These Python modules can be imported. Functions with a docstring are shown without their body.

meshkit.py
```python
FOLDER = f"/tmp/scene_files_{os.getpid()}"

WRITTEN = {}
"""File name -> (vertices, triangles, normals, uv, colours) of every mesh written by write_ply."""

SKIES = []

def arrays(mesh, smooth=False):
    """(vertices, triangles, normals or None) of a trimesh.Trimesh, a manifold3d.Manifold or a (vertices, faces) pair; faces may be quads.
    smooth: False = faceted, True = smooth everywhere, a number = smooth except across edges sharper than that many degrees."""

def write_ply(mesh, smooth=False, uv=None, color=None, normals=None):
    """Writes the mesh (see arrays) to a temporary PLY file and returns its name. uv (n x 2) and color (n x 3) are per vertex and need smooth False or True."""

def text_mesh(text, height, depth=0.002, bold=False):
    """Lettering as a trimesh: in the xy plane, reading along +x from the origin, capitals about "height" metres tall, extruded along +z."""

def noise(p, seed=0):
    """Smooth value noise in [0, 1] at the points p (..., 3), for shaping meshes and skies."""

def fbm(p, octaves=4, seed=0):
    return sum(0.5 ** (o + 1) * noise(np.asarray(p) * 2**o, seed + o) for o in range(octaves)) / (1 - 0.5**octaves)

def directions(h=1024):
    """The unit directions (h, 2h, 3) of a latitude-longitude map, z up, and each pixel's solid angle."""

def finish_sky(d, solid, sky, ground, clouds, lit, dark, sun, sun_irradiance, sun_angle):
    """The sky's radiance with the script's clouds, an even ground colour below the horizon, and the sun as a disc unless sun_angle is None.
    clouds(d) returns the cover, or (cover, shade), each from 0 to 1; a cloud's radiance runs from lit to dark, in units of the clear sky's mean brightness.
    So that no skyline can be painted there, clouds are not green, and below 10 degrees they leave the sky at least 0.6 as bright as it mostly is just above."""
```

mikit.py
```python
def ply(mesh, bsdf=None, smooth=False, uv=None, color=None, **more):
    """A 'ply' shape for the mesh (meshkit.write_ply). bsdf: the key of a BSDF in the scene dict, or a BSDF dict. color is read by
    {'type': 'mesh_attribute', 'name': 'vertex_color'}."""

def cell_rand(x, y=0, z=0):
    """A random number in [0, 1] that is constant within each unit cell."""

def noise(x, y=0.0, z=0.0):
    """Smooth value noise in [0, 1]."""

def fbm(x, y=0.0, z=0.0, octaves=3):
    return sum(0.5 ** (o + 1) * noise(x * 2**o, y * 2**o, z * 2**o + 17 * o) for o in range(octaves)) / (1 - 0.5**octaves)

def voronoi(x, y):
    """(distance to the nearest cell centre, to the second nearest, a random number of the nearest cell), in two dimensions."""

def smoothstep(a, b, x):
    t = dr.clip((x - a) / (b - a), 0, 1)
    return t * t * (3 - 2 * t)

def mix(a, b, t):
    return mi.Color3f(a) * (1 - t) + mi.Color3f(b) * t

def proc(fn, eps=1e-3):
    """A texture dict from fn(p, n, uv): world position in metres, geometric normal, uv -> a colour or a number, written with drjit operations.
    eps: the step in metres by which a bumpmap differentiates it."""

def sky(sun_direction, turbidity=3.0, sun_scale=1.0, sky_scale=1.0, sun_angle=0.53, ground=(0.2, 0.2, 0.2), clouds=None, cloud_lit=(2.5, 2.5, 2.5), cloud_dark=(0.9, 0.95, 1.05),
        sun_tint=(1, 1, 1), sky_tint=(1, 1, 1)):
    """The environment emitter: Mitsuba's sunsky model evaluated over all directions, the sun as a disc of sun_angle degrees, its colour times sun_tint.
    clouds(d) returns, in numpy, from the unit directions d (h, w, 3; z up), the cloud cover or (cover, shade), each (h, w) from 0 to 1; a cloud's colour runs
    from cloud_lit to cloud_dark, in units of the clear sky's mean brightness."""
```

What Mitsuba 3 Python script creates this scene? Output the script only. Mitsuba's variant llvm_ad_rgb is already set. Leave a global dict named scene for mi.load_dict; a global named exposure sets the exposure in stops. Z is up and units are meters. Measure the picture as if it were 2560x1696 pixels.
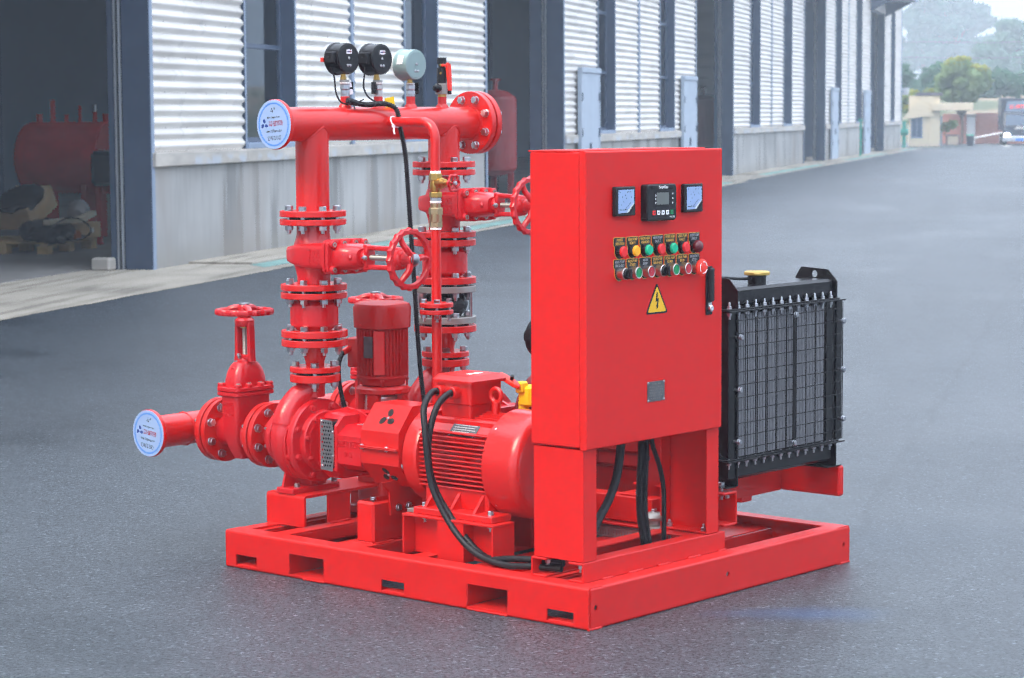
import math, random
import numpy as np
import trimesh, shapely
import shapely.geometry as sg
import shapely.affinity as sa
import manifold3d as m3
import drjit as dr
import mitsuba as mi
import mikit, meshkit
from mikit import proc, noise, fbm, cell_rand, smoothstep, mix

T = mi.ScalarTransform4f
rng = np.random.default_rng(7)
random.seed(7)
scene, labels = {}, {}

# ------------------------------------------------------------------ camera, sky, exposure
CAM = np.array([-5.83087675, -4.75948926, 1.67227713])
FW = np.array([0.75047615, 0.65408372, -0.09465749])
ROLL = -0.0057
_r = np.cross(FW, [0, 0, 1]); _r /= np.linalg.norm(_r); _u = np.cross(_r, FW)
UP = -math.sin(ROLL) * _r + math.cos(ROLL) * _u
HAZE = 0.0018
scene['camera'] = {'type': 'thinlens', 'fov': 24.581, 'fov_axis': 'x', 'near_clip': 0.1, 'far_clip': 2000.0,
                   'aperture_radius': 0.0042, 'focus_distance': 7.6,
                   'to_world': T().look_at(origin=CAM.tolist(), target=(CAM + FW).tolist(), up=UP.tolist()),
                   'medium': {'type': 'ref', 'id': 'haze_air'}}
scene['haze_air'] = {'type': 'homogeneous', 'albedo': {'type': 'rgb', 'value': [0.78, 0.885, 0.985]}, 'sigma_t': HAZE}
def overcast(d):      # CIE overcast sky: the zenith three times as bright as the horizon
    return np.ones(d.shape[:2]), 1.0 - np.clip(d[..., 2], 0, 1)
scene['sky'] = mikit.sky([-0.85, 0.05, 0.85], turbidity=4, sun_scale=0.19, sun_angle=28, clouds=overcast,
                         cloud_lit=(2.55, 2.86, 3.34), cloud_dark=(.66, .77, .96), ground=(0.07, 0.075, 0.09))
exposure = 3.62

# ------------------------------------------------------------------ materials
def pbr(name, color, rough=0.5, metallic=0.0, spec=0.5, coat=0.0, coat_gloss=0.9, bump=None, bump_eps=1e-3, two=True):
    c = color if isinstance(color, dict) else {'type': 'rgb', 'value': list(color)}
    b = {'type': 'principled', 'base_color': c, 'roughness': rough, 'metallic': metallic, 'specular': spec}
    if coat:
        b['clearcoat'] = coat; b['clearcoat_gloss'] = coat_gloss
    if bump is not None:
        b = {'type': 'bumpmap', 'arbitrary': proc(bump, eps=bump_eps), 'scale': 1.0, 'bsdf': b}
    scene[name] = {'type': 'twosided', 'bsdf': b} if two else b
    return name

def tint(c, amp=0.08, f=6.0, dust=0.0):
    c = list(c)
    def fn(p, n, uv):
        k = 1 - amp + 2 * amp * fbm(p.x * f, p.y * f, p.z * f, octaves=3)
        col = mi.Color3f(c[0], c[1], c[2]) * k
        if dust:
            d = dust * dr.maximum(n.z, 0) * (0.3 + 0.7 * fbm(p.x * 14, p.y * 14, p.z * 9, octaves=3))
            col = mix(col, mi.Color3f(.30, .29, .28), d)
        return col
    return proc(fn)

def powder(p, n, uv):
    return 0.00022 * noise(p.x * 420, p.y * 420, p.z * 420)
def castskin(p, n, uv):
    return 0.0006 * fbm(p.x * 130, p.y * 130, p.z * 130, octaves=2)

RED = pbr('red_enamel', tint((.54, .0070, .0062), .05, 9, .04), .22, spec=.5, coat=.5)
REDF = pbr('red_frame_paint', tint((.55, .0068, .0055), .07, 7, .05), .38, spec=.35, coat=.10)
REDC = pbr('red_cast_paint', tint((.50, .0055, .0110), .06, 12, .03), .24, spec=.5, coat=.5, bump=castskin)
REDP = pbr('red_powder_coat', tint((.60, .0070, .0058), .03, 4, .0), .50, spec=.30, bump=powder, bump_eps=4e-4)
REDD = pbr('dark_red_paint', tint((.42, .007, .007), .08, 9, .04), .38, spec=.5)
RUST = pbr('dull_red_primer', tint((.60, .022, .022), .18, 5, .0), .5)
STEEL = pbr('zinc_steel', tint((.50, .51, .54), .12, 40), .20, metallic=1.0)
STAIN = pbr('stainless_steel', tint((.60, .57, .56), .08, 25), .30, metallic=1.0)
GREYST = pbr('grey_steel_ring', tint((.34, .33, .31), .18, 30), .45, metallic=.75)
BRASS = pbr('brass', tint((.52, .33, .10), .12, 30), .33, metallic=1.0)
BRASSD = pbr('pale_brass', tint((.46, .36, .21), .10, 30), .36, metallic=1.0)
BLACK = pbr('black_gloss', tint((.006, .006, .008), .1, 9), .25, spec=.35, coat=.1)
BLACKM = pbr('black_plastic', (.008, .008, .011), .42, spec=.35)
RUBBER = pbr('black_rubber', tint((.010, .010, .013), .15, 20), .48, spec=.35)
DARK = pbr('dark_recess', (.012, .006, .007), .8)  # shade of holes put into the colour; also coats the door seal
ALU = pbr('radiator_aluminium', tint((.27, .27, .29), .10, 60), .5, metallic=.3)
GALV = pbr('galvanised_grey', tint((.42, .42, .43), .12, 40), .4, metallic=.55)
SCREEN = pbr('display_glass', (.13, .14, .13), .2)
WHITE = pbr('white_plastic', (.75, .75, .76), .4)
LBLUE = pbr('pale_blue_print', (.27, .38, .60), .4)
MBLUE = pbr('blue_print', (.08, .22, .62), .4)
NAVY = pbr('navy_print', (.010, .040, .22), .35)
CRIM = pbr('crimson_print', (.30, .01, .02), .35)
INK = pbr('dark_ink', (.05, .055, .07), .4)
GOLD = pbr('gold_print', (.72, .40, .08), .38, metallic=.2)
YEL = pbr('signal_yellow', (.78, .44, .01), .4)
YELB = pbr('bright_yellow', (.85, .58, .01), .4)
GREENB = pbr('green_button', (.0, .22, .07), .3)
GREENL = pbr('green_lens', (.0, .42, .22), .22)
YLENS = pbr('amber_lens', (.90, .40, .01), .22)
RLENS = pbr('red_lens', (.75, .015, .02), .22)
RBTN = pbr('red_button', (.45, .02, .04), .32)
MAROON = pbr('smoked_red_lens', (.10, .006, .012), .15, coat=.6)
ORANGE = pbr('orange_red_plastic', (.80, .03, .015), .35)
PALEGR = pbr('pale_green_grey_enamel', tint((.22, .32, .32), .04, 12), .32, spec=.5)
NYLON = pbr('white_nylon', (.72, .66, .70), .4)
PTFE = pbr('thread_tape', (.78, .76, .74), .5)
BLUEC = pbr('blue_sleeve', (.04, .05, .22), .45)
PLATE = pbr('engraved_plate', tint((.11, .11, .12), .3, 50), .38, metallic=.5)
scene['clear_glass'] = {'type': 'thindielectric', 'int_ior': 1.49}
scene['dimmed_pane'] = {'type': 'thindielectric', 'int_ior': 1.5, 'specular_reflectance': {'type': 'rgb', 'value': [.52, .57, .62]}, 'specular_transmittance': {'type': 'rgb', 'value': [.7, .75, .76]}}  # reflection dimmed by colour, standing in for dark surroundings mirrored in the glass

# ---- setting materials
FY = 0.4628
FD = np.array([math.cos(FY), math.sin(FY), 0.0]); FN = np.array([-math.sin(FY), math.cos(FY), 0.0])
FO = np.array([12.31267862, 15.83924646, 0.0])
def LOC(s, n, z): return FO + FD * s + FN * n + np.array([0, 0, z])
def sn(p):
    dx, dy = p.x - float(FO[0]), p.y - float(FO[1])
    return dx * float(FD[0]) + dy * float(FD[1]), dx * float(FN[0]) + dy * float(FN[1])

def asphalt_col(p, n, uv):
    big = fbm(p.x * .55, p.y * .55, 0, octaves=4)
    mid = fbm(p.x * 9, p.y * 9, 3, octaves=3)
    g = cell_rand(dr.floor(p.x / .0105), dr.floor(p.y / .0105), 1)
    g2 = cell_rand(dr.floor(p.x / .0058 + 31), dr.floor(p.y / .0058), 2)
    g3 = cell_rand(dr.floor(p.x / .013 + 7), dr.floor(p.y / .013), 5)
    k = .027 + .018 * big + .011 * mid
    k = k * (.34 + .66 * g2 + .68 * g)
    k = k + dr.select(g > .965, .032, 0) + dr.select(g3 > .9970, .065, 0)
    damp = smoothstep(.56, .70, fbm(p.x * .9 + 4, p.y * .9 + 2, 8, octaves=4))
    k = k * (1 - .14 * damp)
    s, q = sn(p)
    k = k * (.86 + .28 * fbm(s * .10, q * 1.1, 6, octaves=4))          # roller and tyre bands along the yard
    seam = dr.abs(q + 9.3 + .05 * noise(s * 2, 0, 3))
    k = k * (1 - .18 * smoothstep(.035, .0, seam))
    c = mi.Color3f(k * .83, k * 1.01, k * 1.22)
    ex, ey = p.x - .68, p.y + .40
    a, b = .66 * ex - .75 * ey, .75 * ex + .66 * ey
    st = smoothstep(1.0, .1, dr.sqrt(dr.square(a / .42) + dr.square(b / .17)) + .5 * (fbm(p.x * 6, p.y * 6, 2, octaves=3) - .5))
    return mix(c, mi.Color3f(.022, .062, .145), .5 * st)
def asphalt_bump(p, n, uv):
    return .0022 * noise(p.x * 130, p.y * 130, 0) + .0016 * noise(p.x * 260, p.y * 260, 4)
def asphalt_rough(p, n, uv):
    damp = smoothstep(.56, .70, fbm(p.x * .9 + 4, p.y * .9 + 2, 8, octaves=4))
    return .40 - .10 * damp
scene['asphalt'] = {'type': 'twosided', 'bsdf': {'type': 'bumpmap', 'arbitrary': proc(asphalt_bump, eps=.0015), 'scale': 1.0,
    'bsdf': {'type': 'principled', 'base_color': proc(asphalt_col), 'roughness': proc(asphalt_rough), 'specular': .5}}}

def apron_col(p, n, uv):
    s, q = sn(p)
    streak = fbm(s * .6 + q * .5, q * 7 - s * .6, 0, octaves=4)
    k = .20 + .14 * fbm(s * 1.4, q * 1.4, 1, octaves=4) - .085 * smoothstep(.45, .75, streak)
    fine = .9 + .2 * noise(p.x * 60, p.y * 60, 2)
    return mi.Color3f(1.14, 1.0, .81) * k * fine
pbr('concrete_apron', proc(apron_col), .75)
def floor_col(p, n, uv):
    k = .15 + .10 * fbm(p.x * .8, p.y * .8, 0, octaves=4)
    return mi.Color3f(1.0, .95, .90) * k
pbr('hall_floor', proc(floor_col), .55)
def plinth_col(p, n, uv):
    s, q = sn(p)
    st = fbm(s * 3.2, p.z * .35, 2, octaves=4)
    bl = fbm(s * .5, p.z * .9, 5, octaves=3)
    fine = fbm(s * 18, p.z * 3, 7, octaves=3)
    k = .22 + .22 * bl
    c = mi.Color3f(1.03, 1.0, .96) * k
    c = c * (1 - .38 * smoothstep(.50, .72, st)) * (.93 + .14 * fine)
    low = smoothstep(.30, 0.0, p.z - .10 * st)
    c = mix(c, mi.Color3f(.25, .235, .20), .45 * low)
    br = smoothstep(.62, .75, fbm(s * 1.1 + 9, p.z * .3, 4, octaves=3))
    return mix(c, mi.Color3f(.26, .22, .19), .4 * br)
pbr('plinth_render', proc(plinth_col), .8)
def sill_col(p, n, uv):
    s, q = sn(p)
    k = .30 + .24 * fbm(s * 2.5, p.z * 9, 1, octaves=4)
    c = mi.Color3f(1.04, .95, .84) * k
    b = smoothstep(.5, .65, fbm(s * 5, p.z * 4, 9, octaves=3)) * smoothstep(1.27, 1.18, p.z)
    return mix(c, mi.Color3f(.42, .46, .52), .7 * b)
pbr('sill_stone', proc(sill_col), .75)
def clad_col(p, n, uv):
    s, q = sn(p)
    row = cell_rand(dr.floor(p.z / .13), dr.floor(s / 2.4), 3)
    band = fbm(s * .9, dr.floor(p.z / .13) * 5.1, 2, octaves=3)
    spots = smoothstep(.70, .8, fbm(s * 6, p.z * 6, 1, octaves=3))
    k = .66 + .05 * row
    c = mi.Color3f(1.045, .985, .915) * k
    c = mix(c, mi.Color3f(.45, .41, .37), .40 * smoothstep(.48, .75, band))
    du, dv = s / .62, (p.z - 1.36) / .393
    du, dv = (du - dr.floor(du) - .5) * .62, (dv - dr.floor(dv) - .5) * .393
    c = mix(c, mi.Color3f(.22, .20, .19), .8 * smoothstep(.013, .007, dr.sqrt(du * du + dv * dv)))
    drip = smoothstep(.60, .75, fbm(s * 9, p.z * .5, 3, octaves=3)) * smoothstep(.4, .7, fbm(s * .7, p.z * .4, 8, octaves=2))
    c = mix(c, mi.Color3f(.40, .35, .30), .22 * drip)
    return mix(c, mi.Color3f(.42, .40, .38), .25 * spots)
pbr('white_cladding', proc(clad_col), .42, spec=.5)
FRAME = pbr('slate_blue_frame', tint((.060, .085, .135), .12, 3, .0), .42)
FRAMEL = pbr('pale_slate_trim', tint((.22, .28, .38), .08, 3), .45)
RAIL = pbr('grey_guide_rail', tint((.36, .38, .41), .1, 5), .42, metallic=.4)
PALEB = pbr('pale_blue_steel', tint((.37, .43, .51), .05, 3), .5)
HALLW = pbr('hall_wall_paint', tint((.10, .135, .18), .08, .6), .7)
TEAL = pbr('teal_ground_paint', tint((.17, .29, .26), .25, 3), .6)
GREENP = pbr('green_pipe_paint', (.06, .34, .26), .45)
WOOD = pbr('pallet_wood', tint((.52, .36, .18), .25, 12), .75)
CARD = pbr('cardboard', tint((.46, .31, .17), .15, 6), .85)
CARDL = pbr('pale_cardboard', tint((.62, .46, .30), .12, 9), .8)
BEIGE = pbr('beige_painted_steel', tint((.55, .47, .36), .12, 8), .5)
BAG = pbr('bag_film', tint((.26, .25, .25), .15, 12), .35)
CREAM = pbr('cream_stucco', tint((.66, .58, .43), .06, 1), .8)
BRICK = pbr('red_brick_far', tint((.40, .19, .155), .10, 8), .85)
ROOFD = pbr('dark_roof', (.10, .10, .12), .7)
TARM = pbr('truck_black', (.012, .018, .035), .3, coat=.4)
TGL = pbr('truck_glass', (.06, .09, .14), .12)
CHROME = pbr('chrome', (.8, .8, .82), .15, metallic=1.0)
BARK = pbr('bark', tint((.09, .07, .06), .2, 6), .9)
def hill_col(p, n, uv):
    k = fbm(p.x * .25, p.y * .25, p.z * .3, octaves=4)
    return mix(mi.Color3f(.20, .155, .11), mi.Color3f(.07, .085, .05), smoothstep(.42, .62, k))
pbr('hill_earth', proc(hill_col), .9)
def leafm(name, c, t=.35):
    scene[name] = {'type': 'principledthin', 'base_color': tint(c, .35, .9), 'roughness': .6, 'diff_trans': t * 2, 'spec_trans': 0.0}
    return name
LEAF_PINE = leafm('pine_foliage', (.035, .105, .075))
LEAF_ROUND = leafm('round_tree_foliage', (.24, .34, .15), .5)
LEAF_YEL = leafm('yellow_tip_foliage', (.32, .33, .07), .45)
LEAF_MID = leafm('hill_tree_foliage', (.06, .14, .085), .4)

# ------------------------------------------------------------------ mesh helpers
used = set()
def num(key):
    if key not in used:
        used.add(key); return key
    i = 1
    while f'{key}_{i:03d}' in used: i += 1
    used.add(f'{key}_{i:03d}'); return f'{key}_{i:03d}'

def thing(name, label, cat, group=None):
    k = num(name); labels[k] = {'label': label, 'category': cat}
    if group: labels[k]['group'] = group
    return k
def part(parent, name, label=None):
    k = num(parent + '__' + name)
    if label: labels[k] = {'label': label}
    return k
def add(parent, name, mesh, mat, smooth=35, label=None, to=None, kind=None, cat=None, group=None, key=None):
    k = key or num((parent + '__' + name) if parent else name)
    d = dict(mesh) if isinstance(mesh, dict) else mikit.ply(mesh, mat, smooth=smooth)
    if mat is not None and 'bsdf' not in d: d['bsdf'] = {'type': 'ref', 'id': mat}
    if to is not None: d['to_world'] = T(to)
    scene[k] = d
    L = {}
    if label: L['label'] = label
    if cat: L['category'] = cat
    if kind: L['kind'] = kind
    if group: L['group'] = group
    if L: labels[k] = {**labels.get(k, {}), **L}
    return k
def shape(mesh, mat, smooth=35): return mikit.ply(mesh, mat, smooth=smooth)

def cat(*ms):
    ms = [m for m in ms if m is not None]
    return trimesh.util.concatenate(ms) if len(ms) > 1 else ms[0]
def hull(pts): return trimesh.convex.convex_hull(np.asarray(pts, float))
def box(x0, x1, y0, y1, z0, z1, b=.0015):
    x0, x1 = min(x0, x1), max(x0, x1); y0, y1 = min(y0, y1), max(y0, y1); z0, z1 = min(z0, z1), max(z0, z1)
    b = min(b, .3 * (x1 - x0), .3 * (y1 - y0), .3 * (z1 - z0))
    if b <= 0:
        return trimesh.creation.box(bounds=[[x0, y0, z0], [x1, y1, z1]])
    pts = []
    for X, sx in ((x0, 1), (x1, -1)):
        for Y, sy in ((y0, 1), (y1, -1)):
            for Z, sz in ((z0, 1), (z1, -1)):
                pts += [(X, Y + sy * b, Z + sz * b), (X + sx * b, Y, Z + sz * b), (X + sx * b, Y + sy * b, Z)]
    return hull(pts)
def frame_of(d):
    d = np.asarray(d, float); d = d / np.linalg.norm(d)
    a = np.array([0, 0, 1.0]) if abs(d[2]) < .9 else np.array([1.0, 0, 0])
    u = np.cross(a, d); u /= np.linalg.norm(u); return u, np.cross(d, u), d
def mat4(u, v, w, o):
    m = np.eye(4); m[:3, 0] = u; m[:3, 1] = v; m[:3, 2] = w; m[:3, 3] = o; return m
def along(d, o): return mat4(*frame_of(d), o)
def xf(mesh, m):
    c = mesh.copy(); c.apply_transform(m); return c
def lathe(profile, o=(0, 0, 0), d=(0, 0, 1), n=32):
    pr = [(max(r, 0), h) for r, h in profile]
    if pr[0][0] > 1e-9: pr = [(0, pr[0][1])] + pr
    if pr[-1][0] > 1e-9: pr = pr + [(0, pr[-1][1])]
    t = np.arange(n) * 2 * np.pi / n
    vs, idx = [], []
    for r, h in pr:
        if r < 1e-9: idx.append([len(vs)]); vs.append((0, 0, h))
        else:
            idx.append(list(range(len(vs), len(vs) + n))); vs += [(r * math.cos(a), r * math.sin(a), h) for a in t]
    fs = []
    for a, b in zip(idx[:-1], idx[1:]):
        for i in range(n):
            j = (i + 1) % n
            if len(a) == 1 and len(b) == 1: continue
            if len(a) == 1: fs.append((a[0], b[j], b[i]))
            elif len(b) == 1: fs.append((a[i], a[j], b[0]))
            else: fs += [(a[i], a[j], b[j]), (a[i], b[j], b[i])]
    m = trimesh.Trimesh(np.array(vs), np.array(fs), process=False)
    return xf(m, along(d, o))
def ring(r0, r1, h0, h1, o=(0, 0, 0), d=(0, 0, 1), n=36, b=.002):
    """annulus with inner radius r0"""
    pr = [(r0, h0), (r1 - b, h0), (r1, h0 + b), (r1, h1 - b), (r1 - b, h1), (r0, h1)]
    t = np.arange(n) * 2 * np.pi / n; k = len(pr); vs = []; fs = []
    for r, h in pr: vs += [(r * math.cos(a), r * math.sin(a), h) for a in t]
    for a in range(k):
        b2 = (a + 1) % k
        for i in range(n):
            j = (i + 1) % n
            fs += [(a * n + i, a * n + j, b2 * n + j), (a * n + i, b2 * n + j, b2 * n + i)]
    return xf(trimesh.Trimesh(np.array(vs), np.array(fs), process=False), along(d, o))
def cyl(p0, p1, r, n=24, b=.001, r1=None):
    p0, p1 = np.asarray(p0, float), np.asarray(p1, float); L = np.linalg.norm(p1 - p0); r1 = r if r1 is None else r1
    b = min(b, r * .4, L * .3)
    return lathe([(r - b, 0), (r, b), (r1, L - b), (r1 - b, L)], p0, p1 - p0, n)
def spline(pts, m=8):
    p = np.asarray(pts, float); q = np.vstack([2 * p[0] - p[1], p, 2 * p[-1] - p[-2]]); out = []
    for i in range(1, len(q) - 2):
        for t in np.arange(m) / m:
            a, b, c, d = q[i - 1:i + 3]
            out.append(.5 * (2 * b + (c - a) * t + (2 * a - 5 * b + 4 * c - d) * t * t + (3 * b - a - 3 * c + d) * t ** 3))
    return np.array(out + [p[-1]])
def tube(path, r, n=12, closed=False):
    p = np.asarray(path, float); k = len(p); r = np.broadcast_to(r, (k,))
    tg = np.roll(p, -1, 0) - np.roll(p, 1, 0) if closed else np.gradient(p, axis=0)
    tg /= np.linalg.norm(tg, axis=1, keepdims=True) + 1e-12
    u = frame_of(tg[0])[0]; vs = []
    a = np.arange(n) * 2 * np.pi / n
    for i in range(k):
        u = u - tg[i] * (u @ tg[i]); u /= np.linalg.norm(u); v = np.cross(tg[i], u)
        vs.append(p[i] + r[i] * (np.cos(a)[:, None] * u + np.sin(a)[:, None] * v))
    vs = np.vstack(vs); fs = []
    for i in range(k if closed else k - 1):
        i2 = (i + 1) % k
        for j in range(n):
            j2 = (j + 1) % n
            fs += [(i * n + j, i * n + j2, i2 * n + j2), (i * n + j, i2 * n + j2, i2 * n + j)]
    if not closed:
        vs = np.vstack([vs, p[:1], p[-1:]]); c0, c1 = k * n, k * n + 1
        for j in range(n):
            fs += [(c0, (j + 1) % n, j), (c1, (k - 1) * n + j, (k - 1) * n + (j + 1) % n)]
    return trimesh.Trimesh(vs, np.array(fs), process=False)
def bend(pts, rad, m=8):
    """polyline with rounded corners"""
    p = [np.asarray(q, float) for q in pts]; out = [p[0]]
    for a, b, c in zip(p[:-2], p[1:-1], p[2:]):
        d0 = (a - b) / np.linalg.norm(a - b); d1 = (c - b) / np.linalg.norm(c - b)
        s, e = b + d0 * rad, b + d1 * rad
        for t in np.linspace(0, 1, m): out.append((1 - t) ** 2 * s + 2 * t * (1 - t) * b + t * t * e)
    return np.array(out + [p[-1]])
def ribbed(path, r, pitch, amp, n=12):
    p = np.asarray(path); L = np.concatenate([[0], np.cumsum(np.linalg.norm(np.diff(p, axis=0), axis=1))])
    k = int(L[-1] / pitch * 4); s = np.linspace(0, L[-1], k)
    q = np.stack([np.interp(s, L, p[:, i]) for i in range(3)], 1)
    w = np.array([1, 1, 0, 0])[np.arange(k) % 4]
    return tube(q, r - amp + amp * w, n)
def prism(poly, o, u, v, depth):
    """extrude a 2-D shape (u, v) by depth along u x v"""
    u, v = np.asarray(u, float), np.asarray(v, float)
    if not hasattr(poly, 'geom_type'): poly = sg.Polygon(poly)
    gs = getattr(poly, 'geoms', [poly])
    m = cat(*[trimesh.creation.extrude_polygon(g, depth, engine='earcut') for g in gs])
    return xf(m, mat4(u, v, np.cross(u, v), o))
def loft(secs):
    k = len(secs[0]); vs = np.vstack(secs + [secs[0].mean(0)[None], secs[-1].mean(0)[None]]); fs = []
    for i in range(len(secs) - 1):
        for j in range(k):
            j2 = (j + 1) % k
            fs += [(i * k + j, i * k + j2, (i + 1) * k + j2), (i * k + j, (i + 1) * k + j2, (i + 1) * k + j)]
    c0, c1, l = len(secs) * k, len(secs) * k + 1, (len(secs) - 1) * k
    for j in range(k):
        fs += [(c0, (j + 1) % k, j), (c1, l + j, l + (j + 1) % k)]
    return trimesh.Trimesh(vs, np.array(fs), process=False)
def sup(hx, hy, z, p=4.0, n=32, cx=0, cy=0):
    t = np.arange(n) * 2 * np.pi / n; c, s = np.cos(t), np.sin(t)
    return np.stack([cx + hx * np.sign(c) * np.abs(c) ** (2 / p), cy + hy * np.sign(s) * np.abs(s) ** (2 / p), np.full(n, z)], 1)
def rrect(x0, y0, x1, y1, r, q=5): return sg.box(x0 + r, y0 + r, x1 - r, y1 - r).buffer(r, quad_segs=q)
def to_m(m):
    m = trimesh.Trimesh(m.vertices, m.faces, process=True)
    return m3.Manifold(m3.Mesh(np.asarray(m.vertices, np.float32), np.asarray(m.faces, np.uint32)))
def from_m(M):
    q = M.to_mesh(); return trimesh.Trimesh(np.array(q.vert_properties[:, :3], float), np.array(q.tri_verts), process=False)
def cut(a, *bs):
    A = to_m(a)
    for b in bs: A = A - to_m(b)
    return from_m(A)
X, Y, Z = np.eye(3)
def text(parent, name, s, h, o, u, v, mat, depth=.0006, bold=False, center=True, label=None, key=None, width=None):
    m = meshkit.text_mesh(s, h, depth, bold)
    if width:
        w = m.bounds[1][0] - m.bounds[0][0]; m.apply_scale([width / w, 1, 1])
    if center: m.apply_translation([-(m.bounds[0][0] + m.bounds[1][0]) / 2, -h / 2, 0])
    u, v = np.asarray(u, float), np.asarray(v, float)
    return add(parent, name, xf(m, mat4(u, v, np.cross(u, v), o)), mat, smooth=False, label=label, key=key)
def textm(s, h, o, u, v, depth=.0006, bold=False, width=None):
    m = meshkit.text_mesh(s, h, depth, bold)
    if width: m.apply_scale([width / (m.bounds[1][0] - m.bounds[0][0]), 1, 1])
    m.apply_translation([-(m.bounds[0][0] + m.bounds[1][0]) / 2, -h / 2, 0])
    u, v = np.asarray(u, float), np.asarray(v, float)
    return xf(m, mat4(u, v, np.cross(u, v), o))

# ---- bolts
def hexprism(r, z0, z1, b=.0015):
    t = np.arange(6) * np.pi / 3
    def s(rr, z): return [(rr * math.cos(a), rr * math.sin(a), z) for a in t]
    return hull(s(r - b, z0) + s(r, z0 + b) + s(r, z1 - b) + s(r - b, z1))
def bolt_mesh(grip, r=.0150, h=.0115, nut=True):
    ps = [hexprism(r, .003, .003 + h), cyl((0, 0, 0), (0, 0, .003), r * 1.1, 14), cyl((0, 0, -grip - .001), (0, 0, .002), r * .5, 10)]
    if nut: ps += [cyl((0, 0, -grip - .003), (0, 0, -grip), r * 1.1, 14), hexprism(r, -grip - .003 - h * 1.1, -grip - .003), cyl((0, 0, -grip - h * 1.1 - .015), (0, 0, -grip - h), r * .5, 10)]
    return cat(*ps)
BOLTS = {}
def bolt(parent, o, d, grip=.06, r=.0150, nut=True, mat=None, name='bolt'):
    mat = mat or STEEL
    k = (round(grip, 3), r, nut, mat)
    if k not in BOLTS: BOLTS[k] = shape(bolt_mesh(grip, r, r * (1.0 if nut else .75), nut), mat, 25)
    m = along(d, o)
    a = random.random() * 1.04
    rot = np.eye(4); rot[:2, :2] = [[math.cos(a), -math.sin(a)], [math.sin(a), math.cos(a)]]
    add(parent, name, BOLTS[k], mat, to=m @ rot)
SCREWS = {}
def screw(parent, o, d, r=.006, mat=None, name='screw', h=None):
    mat = mat or STEEL; k = (r, mat, h)
    if k not in SCREWS:
        h = h or r * .7
        SCREWS[k] = shape(lathe([(r, 0), (r, h * .4), (r * .8, h * .8), (r * .35, h), (0, h)], n=14), mat, 40)
    add(parent, name, SCREWS[k], mat, to=along(d, o))

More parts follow.
